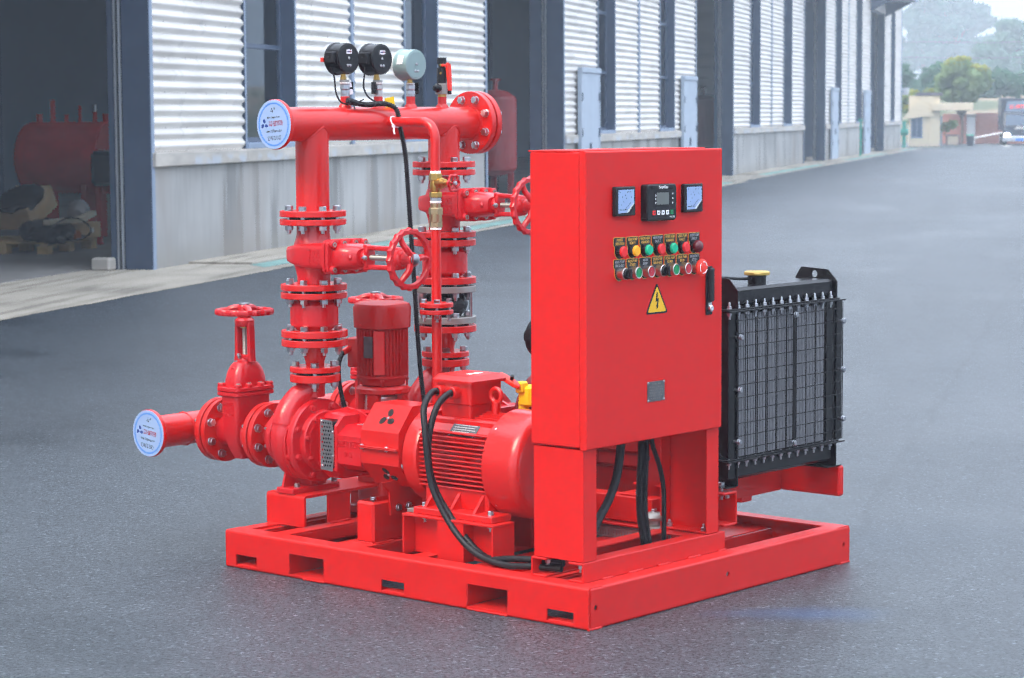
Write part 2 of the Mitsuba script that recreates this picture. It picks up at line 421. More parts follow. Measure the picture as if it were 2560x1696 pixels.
FLANGE = {}
def flange_joint(root, c, d, R=.125, pcd=.097, t=(.022, .022), gap=.009, nb=8, br=.0150, mats=(None, None), phase=None, label=None, gasket_r=None):
    """two bolted flanges about the split plane at c; t[0] on the +d side"""
    p = part(root, 'flange_joint', label)
    d = np.asarray(d, float); c = np.asarray(c, float); m = along(d, c)
    for k, (s, th) in enumerate(((1, t[0]), (-1, t[1]))):
        kk = (R, th, s, mats[k])
        if kk not in FLANGE:
            lo, hi = (gap / 2, gap / 2 + th) if s > 0 else (-gap / 2 - th, -gap / 2)
            FLANGE[kk] = shape(lathe([(R - .002, lo), (R, lo + .002), (R, hi - .002), (R - .002, hi)], n=48), mats[k] or RED, 35)
        add(p, 'flange', FLANGE[kk], None, to=m)
    gk = ('g', R, gap)
    if gk not in FLANGE: FLANGE[gk] = shape(lathe([(R * .72, -gap / 2 - .0005), (R * .72, gap / 2 + .0005)], n=32), RUBBER)
    add(p, 'gasket', FLANGE[gk], None, to=m)
    ph = math.pi / nb if phase is None else phase
    u, v, w = frame_of(d)
    for i in range(nb):
        a = ph + i * 2 * math.pi / nb
        bolt(p, c + pcd * (math.cos(a) * u + math.sin(a) * v) + d * (gap / 2 + t[0]), d, grip=gap + t[0] + t[1], r=br)
    return p

# ================================================================== THE PUMP SET
P = thing('fire_pump_set', 'red skid-mounted fire pump set with pipework, valves and control cabinet standing on asphalt', 'fire pump set')

# ---------------------------------------------------------------- base frame
BF = part(P, 'base_frame')
Lx, Ly, Hs = 1.544, 1.747, .140
def ubeam(axis, a0, a1, at, inward, holes=(), w=.075, t=.007, zc=.012):
    """channel with its web at coordinate `at`, flanges reaching inward; rounded outer edges"""
    prof = rrect(0, 0, 2 * w, Hs, .010).intersection(sg.box(0, 0, w, zc)).difference(sg.box(t, t, 1, 1))
    top = sa.scale(prof, 1, -1, origin=(0, Hs / 2))
    web = sg.box(a0, zc, a1, Hs - zc)
    for h in holes: web = web.difference(h)
    u = Y if axis == 'y' else X; n = (X if axis == 'y' else Y) * inward; o = n * 0 + (X if axis == 'y' else Y) * at
    ms = []
    for p in (prof, top):
        m = trimesh.creation.extrude_polygon(p, a1 - a0, engine='earcut'); M = mat4(n, Z, u, o + u * a0)
        m.apply_transform(M); ms.append(m)
    m = trimesh.creation.extrude_polygon(web, t, engine='earcut'); m.apply_transform(mat4(u, Z, n, o)); ms.append(m)
    for m in ms:
        if m.volume < 0: m.invert()
    return cat(*ms)
slots = [(1.579, 1.692, .0121, .053), (.828, .940, .0121, .053), (.063, .179, .0121, .052)]
forks = [(1.227, 1.409, .0121, .089), (.349, .536, .0121, .090)]
hs_ = [sg.box(a, lo, b, hi) for a, b, lo, hi in slots + forks]
add(BF, 'side_beam', ubeam('y', .0, Ly, 0, 1, hs_), REDF, False)
add(BF, 'side_beam', ubeam('y', .0, Ly, Lx, -1, hs_), REDF, False)
hol = [sg.Point(x, .072).buffer(.0095, quad_segs=5) for x in (.037, .769, 1.504)]
add(BF, 'end_beam', ubeam('x', .009, Lx - .009, -.0025, 1, hol, w=.066), REDF, False)
add(BF, 'end_beam', ubeam('x', .009, Lx - .009, Ly + .0025, -1, w=.066), REDF, False)
# tongues that close the small slots at the bottom
for a, b, lo, hi in slots:
    add(BF, 'slot_tongue', box(.004, .05, a + .004, b - .004, .0073, .0165), REDF, False)
for a, b, lo, hi in forks:
    o = .005
    m = cat(box(.008, Lx - .008, a - .0, b + .0, lo - .006, lo - .0005), box(.008, Lx - .008, a, b, hi + .0005, hi + .006),
            box(.008, Lx - .008, a - .006, a - .0005, lo, hi), box(.008, Lx - .008, b + .0005, b + .006, lo, hi))
    add(BF, 'fork_pocket', m, REDF, False)
def cross(y0, y1, z0=.085, z1=.137, x0=.009, x1=Lx - .009):
    add(BF, 'cross_member', cat(box(x0, x1, y0, y1, z1 - .007, z1), box(x0, x1, y0, y0 + .007, z0, z1 - .0072), box(x0, x1, y1 - .007, y1, z0, z1 - .0072)), REDF, False)
cross(1.50, 1.57); cross(1.10, 1.22); cross(.80, .87); cross(.50, .58); cross(1.66, 1.71, z1=.132)
def weld(p0, p1, r=.004, n=None):
    p0, p1 = np.asarray(p0, float), np.asarray(p1, float); L = np.linalg.norm(p1 - p0); k = max(4, int(L / .006))
    pts = p0 + (p1 - p0) * np.linspace(0, 1, k)[:, None]
    rr = r * (.75 + .5 * rng.random(k))
    add(BF, 'weld_bead', tube(pts + rng.normal(0, .0006, (k, 3)), rr, 6), REDF, 60)
weld((-.001, .001, .012), (-.001, .001, .128), .0028); weld((.012, .004, .140), (.07, .012, .140), .003)
weld((.0, .002, .004), (.06, -.002, .003), .005); weld((Lx - .06, .0, .003), (Lx - .002, .0, .003), .005)
weld((Lx + .001, .002, .012), (Lx + .001, .002, .128), .0028)
for x0, x1 in ((.15, .20), (.29, .36), (.45, .52), (.62, .69), (.80, .845)):
    weld((x0, .061, .142), (x1, .061, .142), .0045)
weld((.215, 1.56, .141), (.215, 1.74, .141), .004); weld((.35, 1.541, .141), (.456, 1.541, .141), .0045)
weld((.139, 1.115, .139), (.139, 1.20, .139), .004); weld((.145, 1.108, .139), (.24, 1.108, .139), .005)
weld((-.002, 1.222, .006), (-.002, 1.33, .005), .004); weld((-.002, .35, .004), (-.002, .53, .004), .004)
weld((-.0015, 1.405, .02), (-.0015, 1.405, .088), .003); weld((-.0015, .53, .02), (-.0015, .53, .09), .003)
# cabinet rails
def rail(y0, y1, x0, x1, zt=.206, s=1):
    t = .007
    yw = y0 if s > 0 else y1 - t
    return cat(box(x0, x1, yw, yw + t, .1405, zt), box(x0, x1, y0 + (t if s > 0 else 0) + (.0003 if s > 0 else 0), y1 - (t if s < 0 else 0) - (.0003 if s < 0 else 0), zt - t, zt),
               box(x0, x1, y0 + (t + .0003 if s > 0 else 0), y1 - (t + .0003 if s < 0 else 0), .1405, .1475))
add(BF, 'cabinet_rail', rail(.064, .128, .052, .843), REDF, False)
add(BF, 'cabinet_rail', rail(.226, .290, .052, .843, s=-1), REDF, False)
add(BF, 'cabinet_rail_tie', box(.69, .8425, .1285, .2255, .198, .2045), REDF, False)
# pump pedestal: bent plate portal with an open window
def pedestal(x0, W):
    k = part(P, 'pump_pedestal')
    pr = sg.Polygon([(0, .141), (0, .258), (W, .258), (W, .141), (W - .01, .141), (W - .01, .248), (.010, .248), (.010, .141)])
    pr = pr.intersection(rrect(0, .05, W, .258, .014).union(sg.box(0, .1, W, .2)))
    add(k, 'plate', prism(pr, (x0, 1.748, 0), X, Z, .204), REDF, False)
    add(k, 'gusset', box(x0 + .125, x0 + .245, 1.5445, 1.5525, .141, .247), REDF, False)
pedestal(.212, .46)
pedestal(.935, .39)
# post beneath the coupling
k = part(P, 'guard_post')
add(k, 'tube', cut(box(.139, .345, 1.112, 1.200, .138, .289, .009), box(.15, .334, 1.12, 1.19, .2, .4, 0)), REDF, False)
add(k, 'bracket', prism([(0, 0), (.165, 0), (.165, .10), (.175, .10), (.175, .125), (-.045, .125), (-.005, .085)], (.225, 1.1115, .232), X, Z, .006), REDF, False)
for x in (.262, .315): bolt(k, (x, 1.105, .258), -Y, .012, .0125, nut=False)
bolt(k, (.18, 1.15, .290), Z, .01, .0115, nut=False)
bolt(k, (.365, 1.105, .325), -Y, .012, .011, nut=False)

# motor pedestals
def mped(x0):
    k = part(P, 'motor_pedestal')
    add(k, 'plate', box(x0, x0 + .115, .500, .930, .269, .277), REDF, False)
    add(k, 'end_plate', box(x0 + .001, x0 + .1145, .501, .509, .132, .2688), REDF, False)
    add(k, 'end_plate', box(x0 + .001, x0 + .1145, .921, .929, .132, .2688), REDF, False)
    add(k, 'web', box(x0 + .058, x0 + .066, .5095, .9205, .132, .2688), REDF, False)
    add(k, 'rib', box(x0 + .004, x0 + .0575, .640, .764, .132, .2688), REDF, False)
mped(.098); mped(.460)

# ---------------------------------------------------------------- gate valves
def handwheel_mesh(R=.115):
    n = 96; a = np.arange(n) * 2 * np.pi / n
    ro = R - .004 + .0045 * np.clip(np.cos(a * 20), -.2, 1)
    secs = []
    for i in range(n):
        ri = R - .024
        q = [(ri + .003, -.011), (ri, -.006), (ri, .006), (ri + .003, .011), (ro[i] - .004, .011), (ro[i], .006), (ro[i], -.006), (ro[i] - .004, -.011)]
        secs.append([(r * math.cos(a[i]), r * math.sin(a[i]), z) for r, z in q])
    vs = np.array(secs).reshape(-1, 3); fs = []
    for i in range(n):
        i2 = (i + 1) % n
        for j in range(8):
            j2 = (j + 1) % 8
            fs += [(i * 8 + j, i2 * 8 + j, i2 * 8 + j2), (i * 8 + j, i2 * 8 + j2, i * 8 + j2)]
    ms = [trimesh.Trimesh(vs, np.array(fs), process=False)]
    for j in range(3):
        t = j * 2 * np.pi / 3 + .5; c = np.array([math.cos(t), math.sin(t), 0]); s = np.array([-math.sin(t), math.cos(t), 0])
        pts = spline([c * .018 + Z * .016, c * .045 + Z * .014 + s * .006, c * .072 + Z * .004 + s * .006, c * (R - .014)], 5)
        ms.append(tube(pts, np.linspace(.013, .010, len(pts)), 8))
    ms.append(lathe([(.022, -.022), (.027, -.018), (.027, .020), (.022, .026)], n=24))
    return cat(*ms)
def valve_parts(sl):
    """gate valve: flow along X, stem along Z; sl = height of the handwheel above the flow axis"""
    o = {}
    H = .108
    neck = [lathe([(.062, -H), (.062, -.085), (.066, -.06), (.080, -.02), (.082, 0), (.080, .02), (.066, .06), (.062, .085), (.062, H)], (0, 0, 0), X, 32)]
    body = loft([sup(.030, .045, -.100, 5), sup(.036, .070, -.060, 5), sup(.043, .088, -.01, 6), sup(.048, .092, .05, 6), sup(.050, .092, .150, 6)])
    o['body'] = (cat(neck[0], body), REDC)
    o['bonnet_flange'] = (cat(loft([sup(.060, .098, .147, 7), sup(.065, .103, .150, 7), sup(.065, .103, .162, 7), sup(.062, .100, .1635, 7)]),
                              loft([sup(.062, .100, .1655, 7), sup(.065, .103, .167, 7), sup(.065, .103, .180, 7), sup(.061, .099, .183, 7)]),
                              *[cyl((sx * x, sy * y, .180), (sx * x, sy * y, .196), .0155, 16, .003) for sx in (-1, 1) for sy in (-1, 1) for x, y in ((.047, .082), (.050, .030))]), REDC)
    t = np.linspace(0, 1, 9)
    dome = [sup(.050 * math.sqrt(max(1 - (x * .80) ** 2.4, .05)), .084 * math.sqrt(max(1 - (x * .84) ** 2.2, .05)), .182 + .092 * x, 3.2) for x in t]
    o['bonnet'] = (cat(loft(dome), lathe([(.030, .255), (.030, .285), (.026, .290)], n=24), box(-.012, .012, -.068, .068, .19, .262, .006)), REDC)
    top = sl - .045
    o['gland'] = (cat(loft([sup(.040, .022, .286, 3), sup(.042, .024, .290, 3), sup(.042, .024, .300, 3), sup(.038, .02, .303, 3)])), REDC)
    arms = []
    for s in (-1, 1):
        arms.append(loft([sup(.009, .016, z, 4, cx=s * x) for z, x in ((.278, .040), (.300, .036), (top - .02, .034), (top + .004, .030))]))
    arms.append(lathe([(.034, top - .012), (.038, top - .006), (.038, top + .012), (.032, top + .018), (.024, top + .024)], n=28))
    o['yoke'] = (cat(*arms), REDC)
    zs = np.arange(.29, sl + .035, .003); rr = .0092 + .0012 * (np.arange(len(zs)) % 2)
    o['stem'] = (tube(np.stack([0 * zs, 0 * zs, zs], 1), rr, 12), GREYST)
    o['stem_nut'] = (lathe([(.019, sl + .026), (.021, sl + .028), (.021, sl + .033), (.014, sl + .035)], n=20), STEEL)
    o['stem_bush'] = (lathe([(.017, top - .018), (.017, top - .011)], n=16), BRASS)
    w = handwheel_mesh(); w.apply_translation([0, 0, sl]); o['handwheel'] = (w, REDC)
    sc = cat(*[cat(lathe([(.008, 0), (.008, .005), (.004, .005), (.004, .002), (0, .002)], (sx * x, sy * y, .196), Z, 12)) for sx in (-1, 1) for sy in (-1, 1) for x, y in ((.047, .082), (.050, .030))])
    return o, sc
VALVES = {}
def gate_valve(o, flow, stem, sl, label):
    k = part(P, 'gate_valve', label)
    if sl not in VALVES:
        ps, sc = valve_parts(sl)
        VALVES[sl] = [(n, shape(m, mt, 40)) for n, (m, mt) in ps.items()], shape(lathe([(.009, 0), (.009, .004), (.0045, .004), (.0045, .001), (0, .001)], n=12), GREYST)
    M = mat4(flow, np.cross(stem, flow), stem, o)
    for n, s in VALVES[sl][0]: add(k, n, s, None, to=M)
    for sx in (-1, 1):
        for sy in (-1, 1):
            for x, y in ((.047, .082), (.050, .030)):
                q = np.eye(4); q[:3, 3] = (sx * x, sy * y, .1945); add(k, 'bonnet_screw', VALVES[sl][1], None, to=M @ q)
    for sx in (-1, 1): bolt(k, (M @ np.array([sx * 0, sx * .033, .300, 1]))[:3], stem, .01, .0085, nut=False)
    # cast lettering on the body
    u, w = np.cross(stem, flow), np.asarray(stem, float)
    for s in (-1, 1):
        nr = s * u
        add(k, 'cast_lettering', cat(*[textm(t, .013, np.asarray(o) + nr * .0915 + w * z, np.cross(w, nr), w, .0022, True) for t, z in (('DN100', .118), ('PN16', .096), ('QT450', .074))]), REDC, False)
    return k
x1, x2, yr = .333, 1.060, 1.60
gate_valve((x1, yr, 1.156), Z, -Y, .496, 'gate valve lying on its side in the riser nearer the building gate, handwheel towards the cabinet')
gate_valve((x2, yr, 1.325), Z, -Y, .452, 'gate valve on its side in the second riser, handwheel half behind the cabinet')
gate_valve((x1, 1.988, .452), Y, Z, .470, 'upright gate valve with level handwheel on the suction side of the electric pump')
gate_valve((x2, 1.988, .452), Y, Z, .470, 'upright gate valve behind the small vertical pump')

# ---------------------------------------------------------------- risers
def pipe(name, p0, p1, r=.063, label=None, mat=RED):
    return add(P, name, cyl(p0, p1, r, 40, 0), mat, 40, label)
zh = 1.645
def saddle(x, y):   # weld line of a pipe meeting the header
    a = np.linspace(0, 2 * np.pi, 48, endpoint=False); r = .0635
    return tube(np.stack([x + r * np.cos(a), y + r * np.sin(a), zh - np.sqrt(np.maximum(.0645 ** 2 - (r * np.cos(a) * 0 + r * np.sin(a)) ** 2, 1e-5)) - .0], 1), .0035, 6, True)
for x, zt in ((x1, 1.318), (x2, 1.490)):
    k = add(P, 'riser_pipe', cyl((x, yr, zt), (x, yr, zh - .0), .0625, 40, 0), RED, 40)
    add(k, 'weld_seam', saddle(x, yr), RED, 60)
# riser 1
flange_joint(P, (x1, yr, 1.2955), Z)
flange_joint(P, (x1, yr, 1.0205), Z)
flange_joint(P, (x1, yr, .8435), Z, t=(.025, .025))
flange_joint(P, (x1, yr, .7105), Z, R=.095, pcd=.073, t=(.020, .028), nb=4, br=.0155, gap=.009, phase=math.pi / 4)
def check_valve(x, z0, z1):
    return add(P, 'check_valve', lathe([(.066, z0), (.066, z0 + .004), (.078, z0 + .012), (.086, z0 + .018), (.0905, z0 + .026), (.0905, z1 - .026), (.086, z1 - .02), (.072, z1 - .010), (.070, z1)], (x, yr, 0), Z, 44), REDC, 30)
check_valve(x1, .871, .9955)
def reducer(x, z0, z1):
    return add(P, 'reducer', lathe([(.034, z0), (.036, z0 + .02), (.045, z0 + .05), (.052, z1 - .008), (.056, z1)], (x, yr, 0), Z, 40), RED, 40)
reducer(x1, .734, .816)
# riser 2
flange_joint(P, (x2, yr, 1.4655), Z)
flange_joint(P, (x2, yr, 1.1880), Z, t=(.022, .025))
check_valve(x2, 1.032, 1.160)
flange_joint(P, (x2, yr, 1.0030), Z, t=(.026, .025), mats=(None, GREYST))
flange_joint(P, (x2, yr, .8455), Z, t=(.026, .026), mats=(GREYST, None))
kf = add(P, 'flexible_joint', lathe([(.060, .872), (.066, .880), (.084, .900), (.092, .925), (.084, .950), (.066, .968), (.060, .975)], (x2, yr, 0), Z, 40), RUBBER, 60, 'black rubber bellows between two grey steel rings')
for a in (.3, 1.87, 3.44, 5.0):
    add(kf, 'tie_rod', cyl((x2 + .115 * math.cos(a), yr + .115 * math.sin(a), .86), (x2 + .115 * math.cos(a), yr + .115 * math.sin(a), 1.0), .0065, 12), STEEL)
reducer(x2, .734, .816)
flange_joint(P, (x2, yr, .7105), Z, R=.095, pcd=.073, t=(.020, .028), nb=4, br=.0155, gap=.009, phase=math.pi / 4)

# ---------------------------------------------------------------- headers and end caps
kh = add(P, 'discharge_header', cyl((.150, yr, zh), (1.215, yr, zh), .0635, 48, 0), RED, 40)
a = np.linspace(0, 2 * np.pi, 40, endpoint=False)
add(kh, 'weld_seam', tube(np.stack([0 * a + 1.2105, yr + .0645 * np.cos(a), zh + .0645 * np.sin(a)], 1), .005, 6, True), RED, 60)
flange_joint(P, (1.2415, yr, zh), -X, t=(.026, .026), gap=.006)
ks = add(P, 'suction_header', cat(cyl((.075, 2.252, .452), (1.40, 2.252, .452), .0635, 48, 0), *[cyl((x, 2.15, .452), (x, 2.252, .452), .0625, 36, 0) for x in (x1, x2)]), RED, 40)
add(ks, 'weld_seam', tube(np.stack([0 * a + .245, 2.252 + .0642 * np.cos(a), .452 + .0642 * np.sin(a)], 1), .0035, 6, True), RED, 60)
def fan_logo(cx, cy, r):
    out = []
    for j in range(3):
        t = math.radians(90 + 120 * j)
        b = sa.scale(sg.Point(0, 0).buffer(1, quad_segs=8), r * .40, r * .30)
        b = sa.rotate(b, math.degrees(t) + 25, origin=(0, 0))
        out.append(sa.translate(b, cx + .58 * r * math.cos(t), cy + .58 * r * math.sin(t)))
    return sg.MultiPolygon(out)
def end_cap(c, rot, label):
    c = np.asarray(c, float)
    k = add(P, 'end_cap', lathe([(.062, .045), (.068, .030), (.076, .018), (.0915, .016), (.0925, .013), (.0925, .003), (.090, .0)], c, X, 48), RED, 35, label)
    u0, v0 = -Y, Z
    u = u0 * math.cos(rot) + v0 * math.sin(rot); v = -u0 * math.sin(rot) + v0 * math.cos(rot)
    add(k, 'sticker', lathe([(.0905, 0), (.0905, .0012)], c, -X, 56), LBLUE, False, 'round pale blue printed sticker')
    o = c - X * .0013
    add(k, 'sticker_ring', ring(.0745, .0805, 0, .0006, o, -X, 56, .0002), MBLUE, False)
    add(k, 'print', cat(textm('4"', .019, o + v * .052, u, v, .0006), textm('Water  Oxygen  Foam', .0065, o + v * .026, u, v, .0006, width=.066), textm('www.119pump.com', .0095, o - v * .024, u, v, .0006, False, width=.080),
                        textm('DN100', .0155, o - v * .050, u, v, .0006)), INK, False)
    add(k, 'print', textm('ZJ-BETTER', .0165, o + u * .012 + v * .003, u, v, .0006, True, width=.072), CRIM, False)
    add(k, 'print', prism(fan_logo(0, 0, .020), o - u * .049 + v * .003, u, v, .0006), NAVY, False)
end_cap((.140, yr, zh), .07, 'flanged end cap of the upper header with round sticker')
end_cap((.062, 2.252, .452), -.12, 'flanged end cap of the lower header with round sticker')
add(P, 'blind_flange', lathe([(.12, 0), (.125, .003), (.125, .02), (.12, .023)], (1.40, 2.252, .452), X, 40), RED)
for x in (x1, x2):
    flange_joint(P, (x, 2.1205, .452), -Y, t=(.022, .026), gap=.005)
    flange_joint(P, (x, 1.8535, .452), -Y, t=(.022, .022), gap=.005)
    add(P, 'reducer', lathe([(.064, 0), (.063, .01), (.056, .035), (.054, .06)], (x, 1.832, .456), -Y, 40), RED, 40)

# ---------------------------------------------------------------- end-suction pumps
def pump(x, detailed):
    k = part(P, 'pump', 'volute pump driven by the electric motor' if detailed else 'volute pump of the diesel set, behind the small vertical pump')
    zc = .456
    # nozzle flange
    add(k, 'suction_flange', lathe([(.103, .0), (.106, .003), (.106, .022), (.103, .025)], (x, 1.772, zc), -Y, 44), REDC)
    for j in range(8):
        t = math.pi / 8 + j * math.pi / 4
        bolt(k, (x + .088 * math.cos(t), 1.746, zc + .088 * math.sin(t)), -Y, .05, .011, nut=False)
    # spiral casing
    th = np.radians(np.linspace(70, -205, 60)); f = np.linspace(0, 1, 60)
    rc = .104 + .022 * f; rt = .028 + .019 * f
    path = np.stack([x + rc * np.cos(th), 0 * th + 1.652, zc + rc * np.sin(th)], 1)
    neck = spline([path[-1], (x - .098, 1.650, .560), (x - .045, 1.640, .620), (x - .004, 1.612, .655), (x, 1.601, .690)], 8)[1:]
    rn = np.interp(np.arange(len(neck)), [0, len(neck) * .4, len(neck) - 1], [.050, .047, .040])
    sp = tube(np.vstack([path, neck]), np.concatenate([rt, rn]), 20)
    core = lathe([(.060, 1.752), (.085, 1.745), (.120, 1.715), (.150, 1.69), (.156, 1.665), (.156, 1.622), (.150, 1.612)], (x, 0, zc), Y, 44)
    back = lathe([(.058, 1.70), (.060, 1.76), (.066, 1.772)], (x, 0, zc), Y, 32)
    add(k, 'casing', cat(sp, core, back, cyl((x, yr, .62), (x, yr, .69), .036, 28, 0)), REDC, 50)
    # casing cover, faces the motor
    add(k, 'casing_cover', lathe([(.140, 1.612), (.152, 1.600), (.157, 1.594), (.157, 1.574), (.152, 1.569), (.117, 1.567), (.114, 1.549), (.110, 1.545), (.090, 1.544)], (x, 0, zc), Y, 56), REDC, 30)
    for j in range(8):
        t = math.radians(22.5 + 45 * j)
        q = np.array([x + .136 * math.cos(t), 1.5685, zc + .136 * math.sin(t)])
        bolt(k, q, -Y, .0, .0120, nut=False, mat=REDC, name='cover_bolt')
        add(k, 'lug', cyl(q + Y * .026, q + Y * .085, .017, 14, .004), REDC, 40)
        bolt(k, (x + .101 * math.cos(t + .2), 1.546, zc + .101 * math.sin(t + .2)), -Y, .0, .0088, nut=False, mat=REDC, name='cover_bolt')
    # bearing bracket: lantern with two windows, then octagonal housing
    oct_ = lambda hx, hz, y, b=.36: np.array([(x + a_, y, zc + c_) for a_, c_ in ((hx, -hz * (1 - b * .9)), (hx, hz * (1 - b)), (hx * (1 - b), hz), (-hx * (1 - b), hz), (-hx, hz * (1 - b)), (-hx, -hz * (1 - b * .9)), (-hx * (1 - b), -hz), (hx * (1 - b), -hz))])
    br = loft([oct_(.086, .088, 1.5445, .55), oct_(.098, .104, 1.50, .48), oct_(.122, .120, 1.452, .36), oct_(.124, .118, 1.40, .3), oct_(.124, .116, 1.362, .3)][::-1])
    win = [box(x - .2, x - .045, 1.376, 1.538, .372, .560, 0), box(x + .045, x + .2, 1.376, 1.538, .372, .560, 0)]
    add(k, 'bearing_bracket', cut(br, *win), REDC, 30)
    add(k, 'shaft', cyl((x, 1.37, zc), (x, 1.56, zc), .024, 20), STEEL)
    add(k, 'bearing_housing', cat(loft([oct_(.122, .082, 1.3615, .40), oct_(.126, .084, 1.355, .40), oct_(.128, .086, 1.25, .40), oct_(.126, .084, 1.238, .40)][::-1]),
                                  hull([(x + a_, y_, zc + z_) for a_ in (-.006, .006) for y_, z_ in ((1.25, .08), (1.36, .125), (1.43, .138), (1.54, .108), (1.54, .06), (1.25, .06))])), REDC, 30)
    if detailed:
        gx = x - .1245
        pl = sg.Polygon([(0, 0), (.062, -.004), (.070, .05), (.070, .14), (.060, .185), (.0, .188)])
        holes = [sg.Point(.010 + .0128 * i + (.0064 if j % 2 else 0), .016 + .0144 * j).buffer(.0044, quad_segs=3) for i in range(4) for j in range(12)]
        add(k, 'guard_mesh', prism(pl.difference(shapely.union_all(holes)), (gx - .0022, 1.445, .372), -Y, Z, .0014), STAIN, False, 'grey perforated plate over the shaft opening')
        add(k, 'dark_backing', box(gx + .004, gx + .02, 1.380, 1.440, .380, .552, .002), BLACKM, False)  # added black plate standing in for the darkness behind the grille holes
        for y, z in ((1.437, .385), (1.437, .552), (1.380, .425), (1.380, .515)): screw(k, (gx - .004, y, z), -X, .0055)
        add(k, 'cast_lettering', cat(textm('BETTER', .022, (x - .1275, 1.297, .478), -Y, Z, .0022, True), textm('9 1', .018, (x - .1275, 1.300, .440), -Y, Z, .0022, True)), REDC, False)
        add(k, 'nameplate', box(x - .06, x + .03, 1.262, 1.322, zc + .0845, zc + .0865), STAIN)
    # foot
    ft = part(k, 'foot')
    scene_foot = cat(box(x - .125, x + .125, 1.60, 1.69, .2585, .280, .003), prism([(0, 0), (.10, 0), (.075, .10), (.03, .10)], (x - .115, 1.672, .280), X, Z, .010), prism([(0, 0), (.10, 0), (.07, .10), (.025, .10)], (x + .015, 1.672, .280), X, Z, .010),
                     box(x - .02, x + .02, 1.61, 1.69, .280, .34, .004))
    add(k, 'foot', scene_foot, REDC, 30, key=ft)
    for sx in (-1, 1): bolt(k, (x + sx * .098 + .02, 1.625, .2805), Z, .04, .0115)
pump(x1, True); pump(x2, False)

# ---------------------------------------------------------------- coupling guard
k = part(P, 'coupling_guard')
g0, g1 = 1.040, 1.2295
sec = [(.200, .418), (.200, .538), (.274, .630), (.392, .630), (.466, .538), (.466, .418), (.392, .335), (.274, .335)]
bodyg = cat(prism(sg.Polygon(sec).difference(sg.Polygon(sec).buffer(-.004, join_style=2)), (0, g1, 0), X, Z, g1 - g0))
add(k, 'shell', cat(bodyg, prism(sg.Polygon(sec).buffer(-.004, join_style=2).difference(sg.Point(.333, .47).buffer(.06)), (0, g0 + .004, 0), X, Z, .0038), prism(sg.Polygon(sec).buffer(-.004, join_style=2).difference(sg.Point(.333, .47).buffer(.06)), (0, g1, 0), X, Z, .0038)), RED, False)
add(k, 'seam_flange', cat(box(.183, .199, g0 + .002, g1 - .002, .4795, .4835), box(.183, .199, g0 + .002, g1 - .002, .4745, .4785)), RED, False)
for y in (1.215, 1.09): screw(k, (.190, y, .4838), Z, .0075); screw(k, (.190, y, .4742), -Z, .0075)
for (pa, pb) in (((.200, .538), (.274, .630)), ((.200, .418), (.274, .335))):
    a0, b0 = np.array([pa[0], 0, pa[1]]), np.array([pb[0], 0, pb[1]])
    v = (b0 - a0) / np.linalg.norm(b0 - a0); up = v if v[2] > 0 else -v
    u = -Y; nrm = np.cross(u, up)
    o = (a0 + b0) / 2 + Y * (1.125) + nrm * .0006
    add(k, 'logo_dark_plate', prism(fan_logo(0, 0, .040), o, u, up, .0008), DARK, False)  # near-black plates laid on the shell, standing in for shaded openings
    screw(k, o, nrm, .006)

# ---------------------------------------------------------------- electric motor
k = part(P, 'electric_motor')
ax, az = .335, .461
def lmot(pr, n=56): return lathe(pr, (ax, 0, az), Y, n)
add(k, 'fan_cowl', lmot([(.10, .434), (.160, .438), (.177, .446), (.186, .462), (.189, .480), (.189, .592), (.187, .596)]), RED, 40)
add(k, 'stator_body', lmot([(.128, .597), (.128, .925)]), RED, 40)
add(k, 'end_bell', lmot([(.150, .922), (.166, .926), (.172, .940), (.172, .985), (.160, 1.000), (.120, 1.018), (.085, 1.032), (.060, 1.036)]), RED, 35)
FIN = {}
zf0, zf1, nf = .372, .566, 13
for sgn in (-1, 1):
    for i in range(nf):
        z = zf0 + (zf1 - zf0) * i / (nf - 1)
        r = math.sqrt(max(.128 ** 2 - (z - az) ** 2, 0))
        add(k, 'cooling_fin', box(ax + sgn * (r - .012), ax + sgn * .155, .598, .921, z - .0026, z + .0026, .0012), RED, False)
for i in range(11):
    xx = ax - .10 + .20 * i / 10
    if abs(xx - ax) < .078: 
        y1_ = .735
    else: y1_ = .915
    zz = az + math.sqrt(.127 ** 2 - (xx - ax) ** 2)
    add(k, 'cooling_fin', box(xx - .0026, xx + .0026, .60, y1_, zz - .01, az + .170 - .25 * abs(xx - ax), .001), RED, False)
def diag(sgn):
    u = np.array([sgn * .70, 0, .714]); v = np.array([-sgn * .714, 0, .70])
    M = mat4(v, Y, u, (ax + sgn * .104, 0, az + .108))
    return xf(box(-.048, .048, .60, .92, -.03, .014, .005), M)
add(k, 'nameplate_pad', cat(diag(-1), diag(1)), RED, 30)
u = -Y; v = np.array([.714, 0, .70]); o = np.array([ax - .104, .735, az + .108]) + np.array([-.70, 0, .714]) * .0145
add(k, 'nameplate', prism(rrect(-.062, -.036, .062, .036, .003), o, u, v, .0012), PLATE, False)
nn = np.cross(u, v)
add(k, 'nameplate_print', cat(*[prism(sg.box(-.052, z, -.052 + w, z + .004), o + nn * .0012, u, v, .0004) for z, w in ((.022, .09), (.012, .104), (.002, .098), (-.008, .104), (-.018, .08), (-.027, .1))]), GALV, False)
for sx in (-1, 1):
    for sy in (-1, 1): screw(k, o + u * sx * .056 + v * sy * .030 + nn * .001, nn, .004)
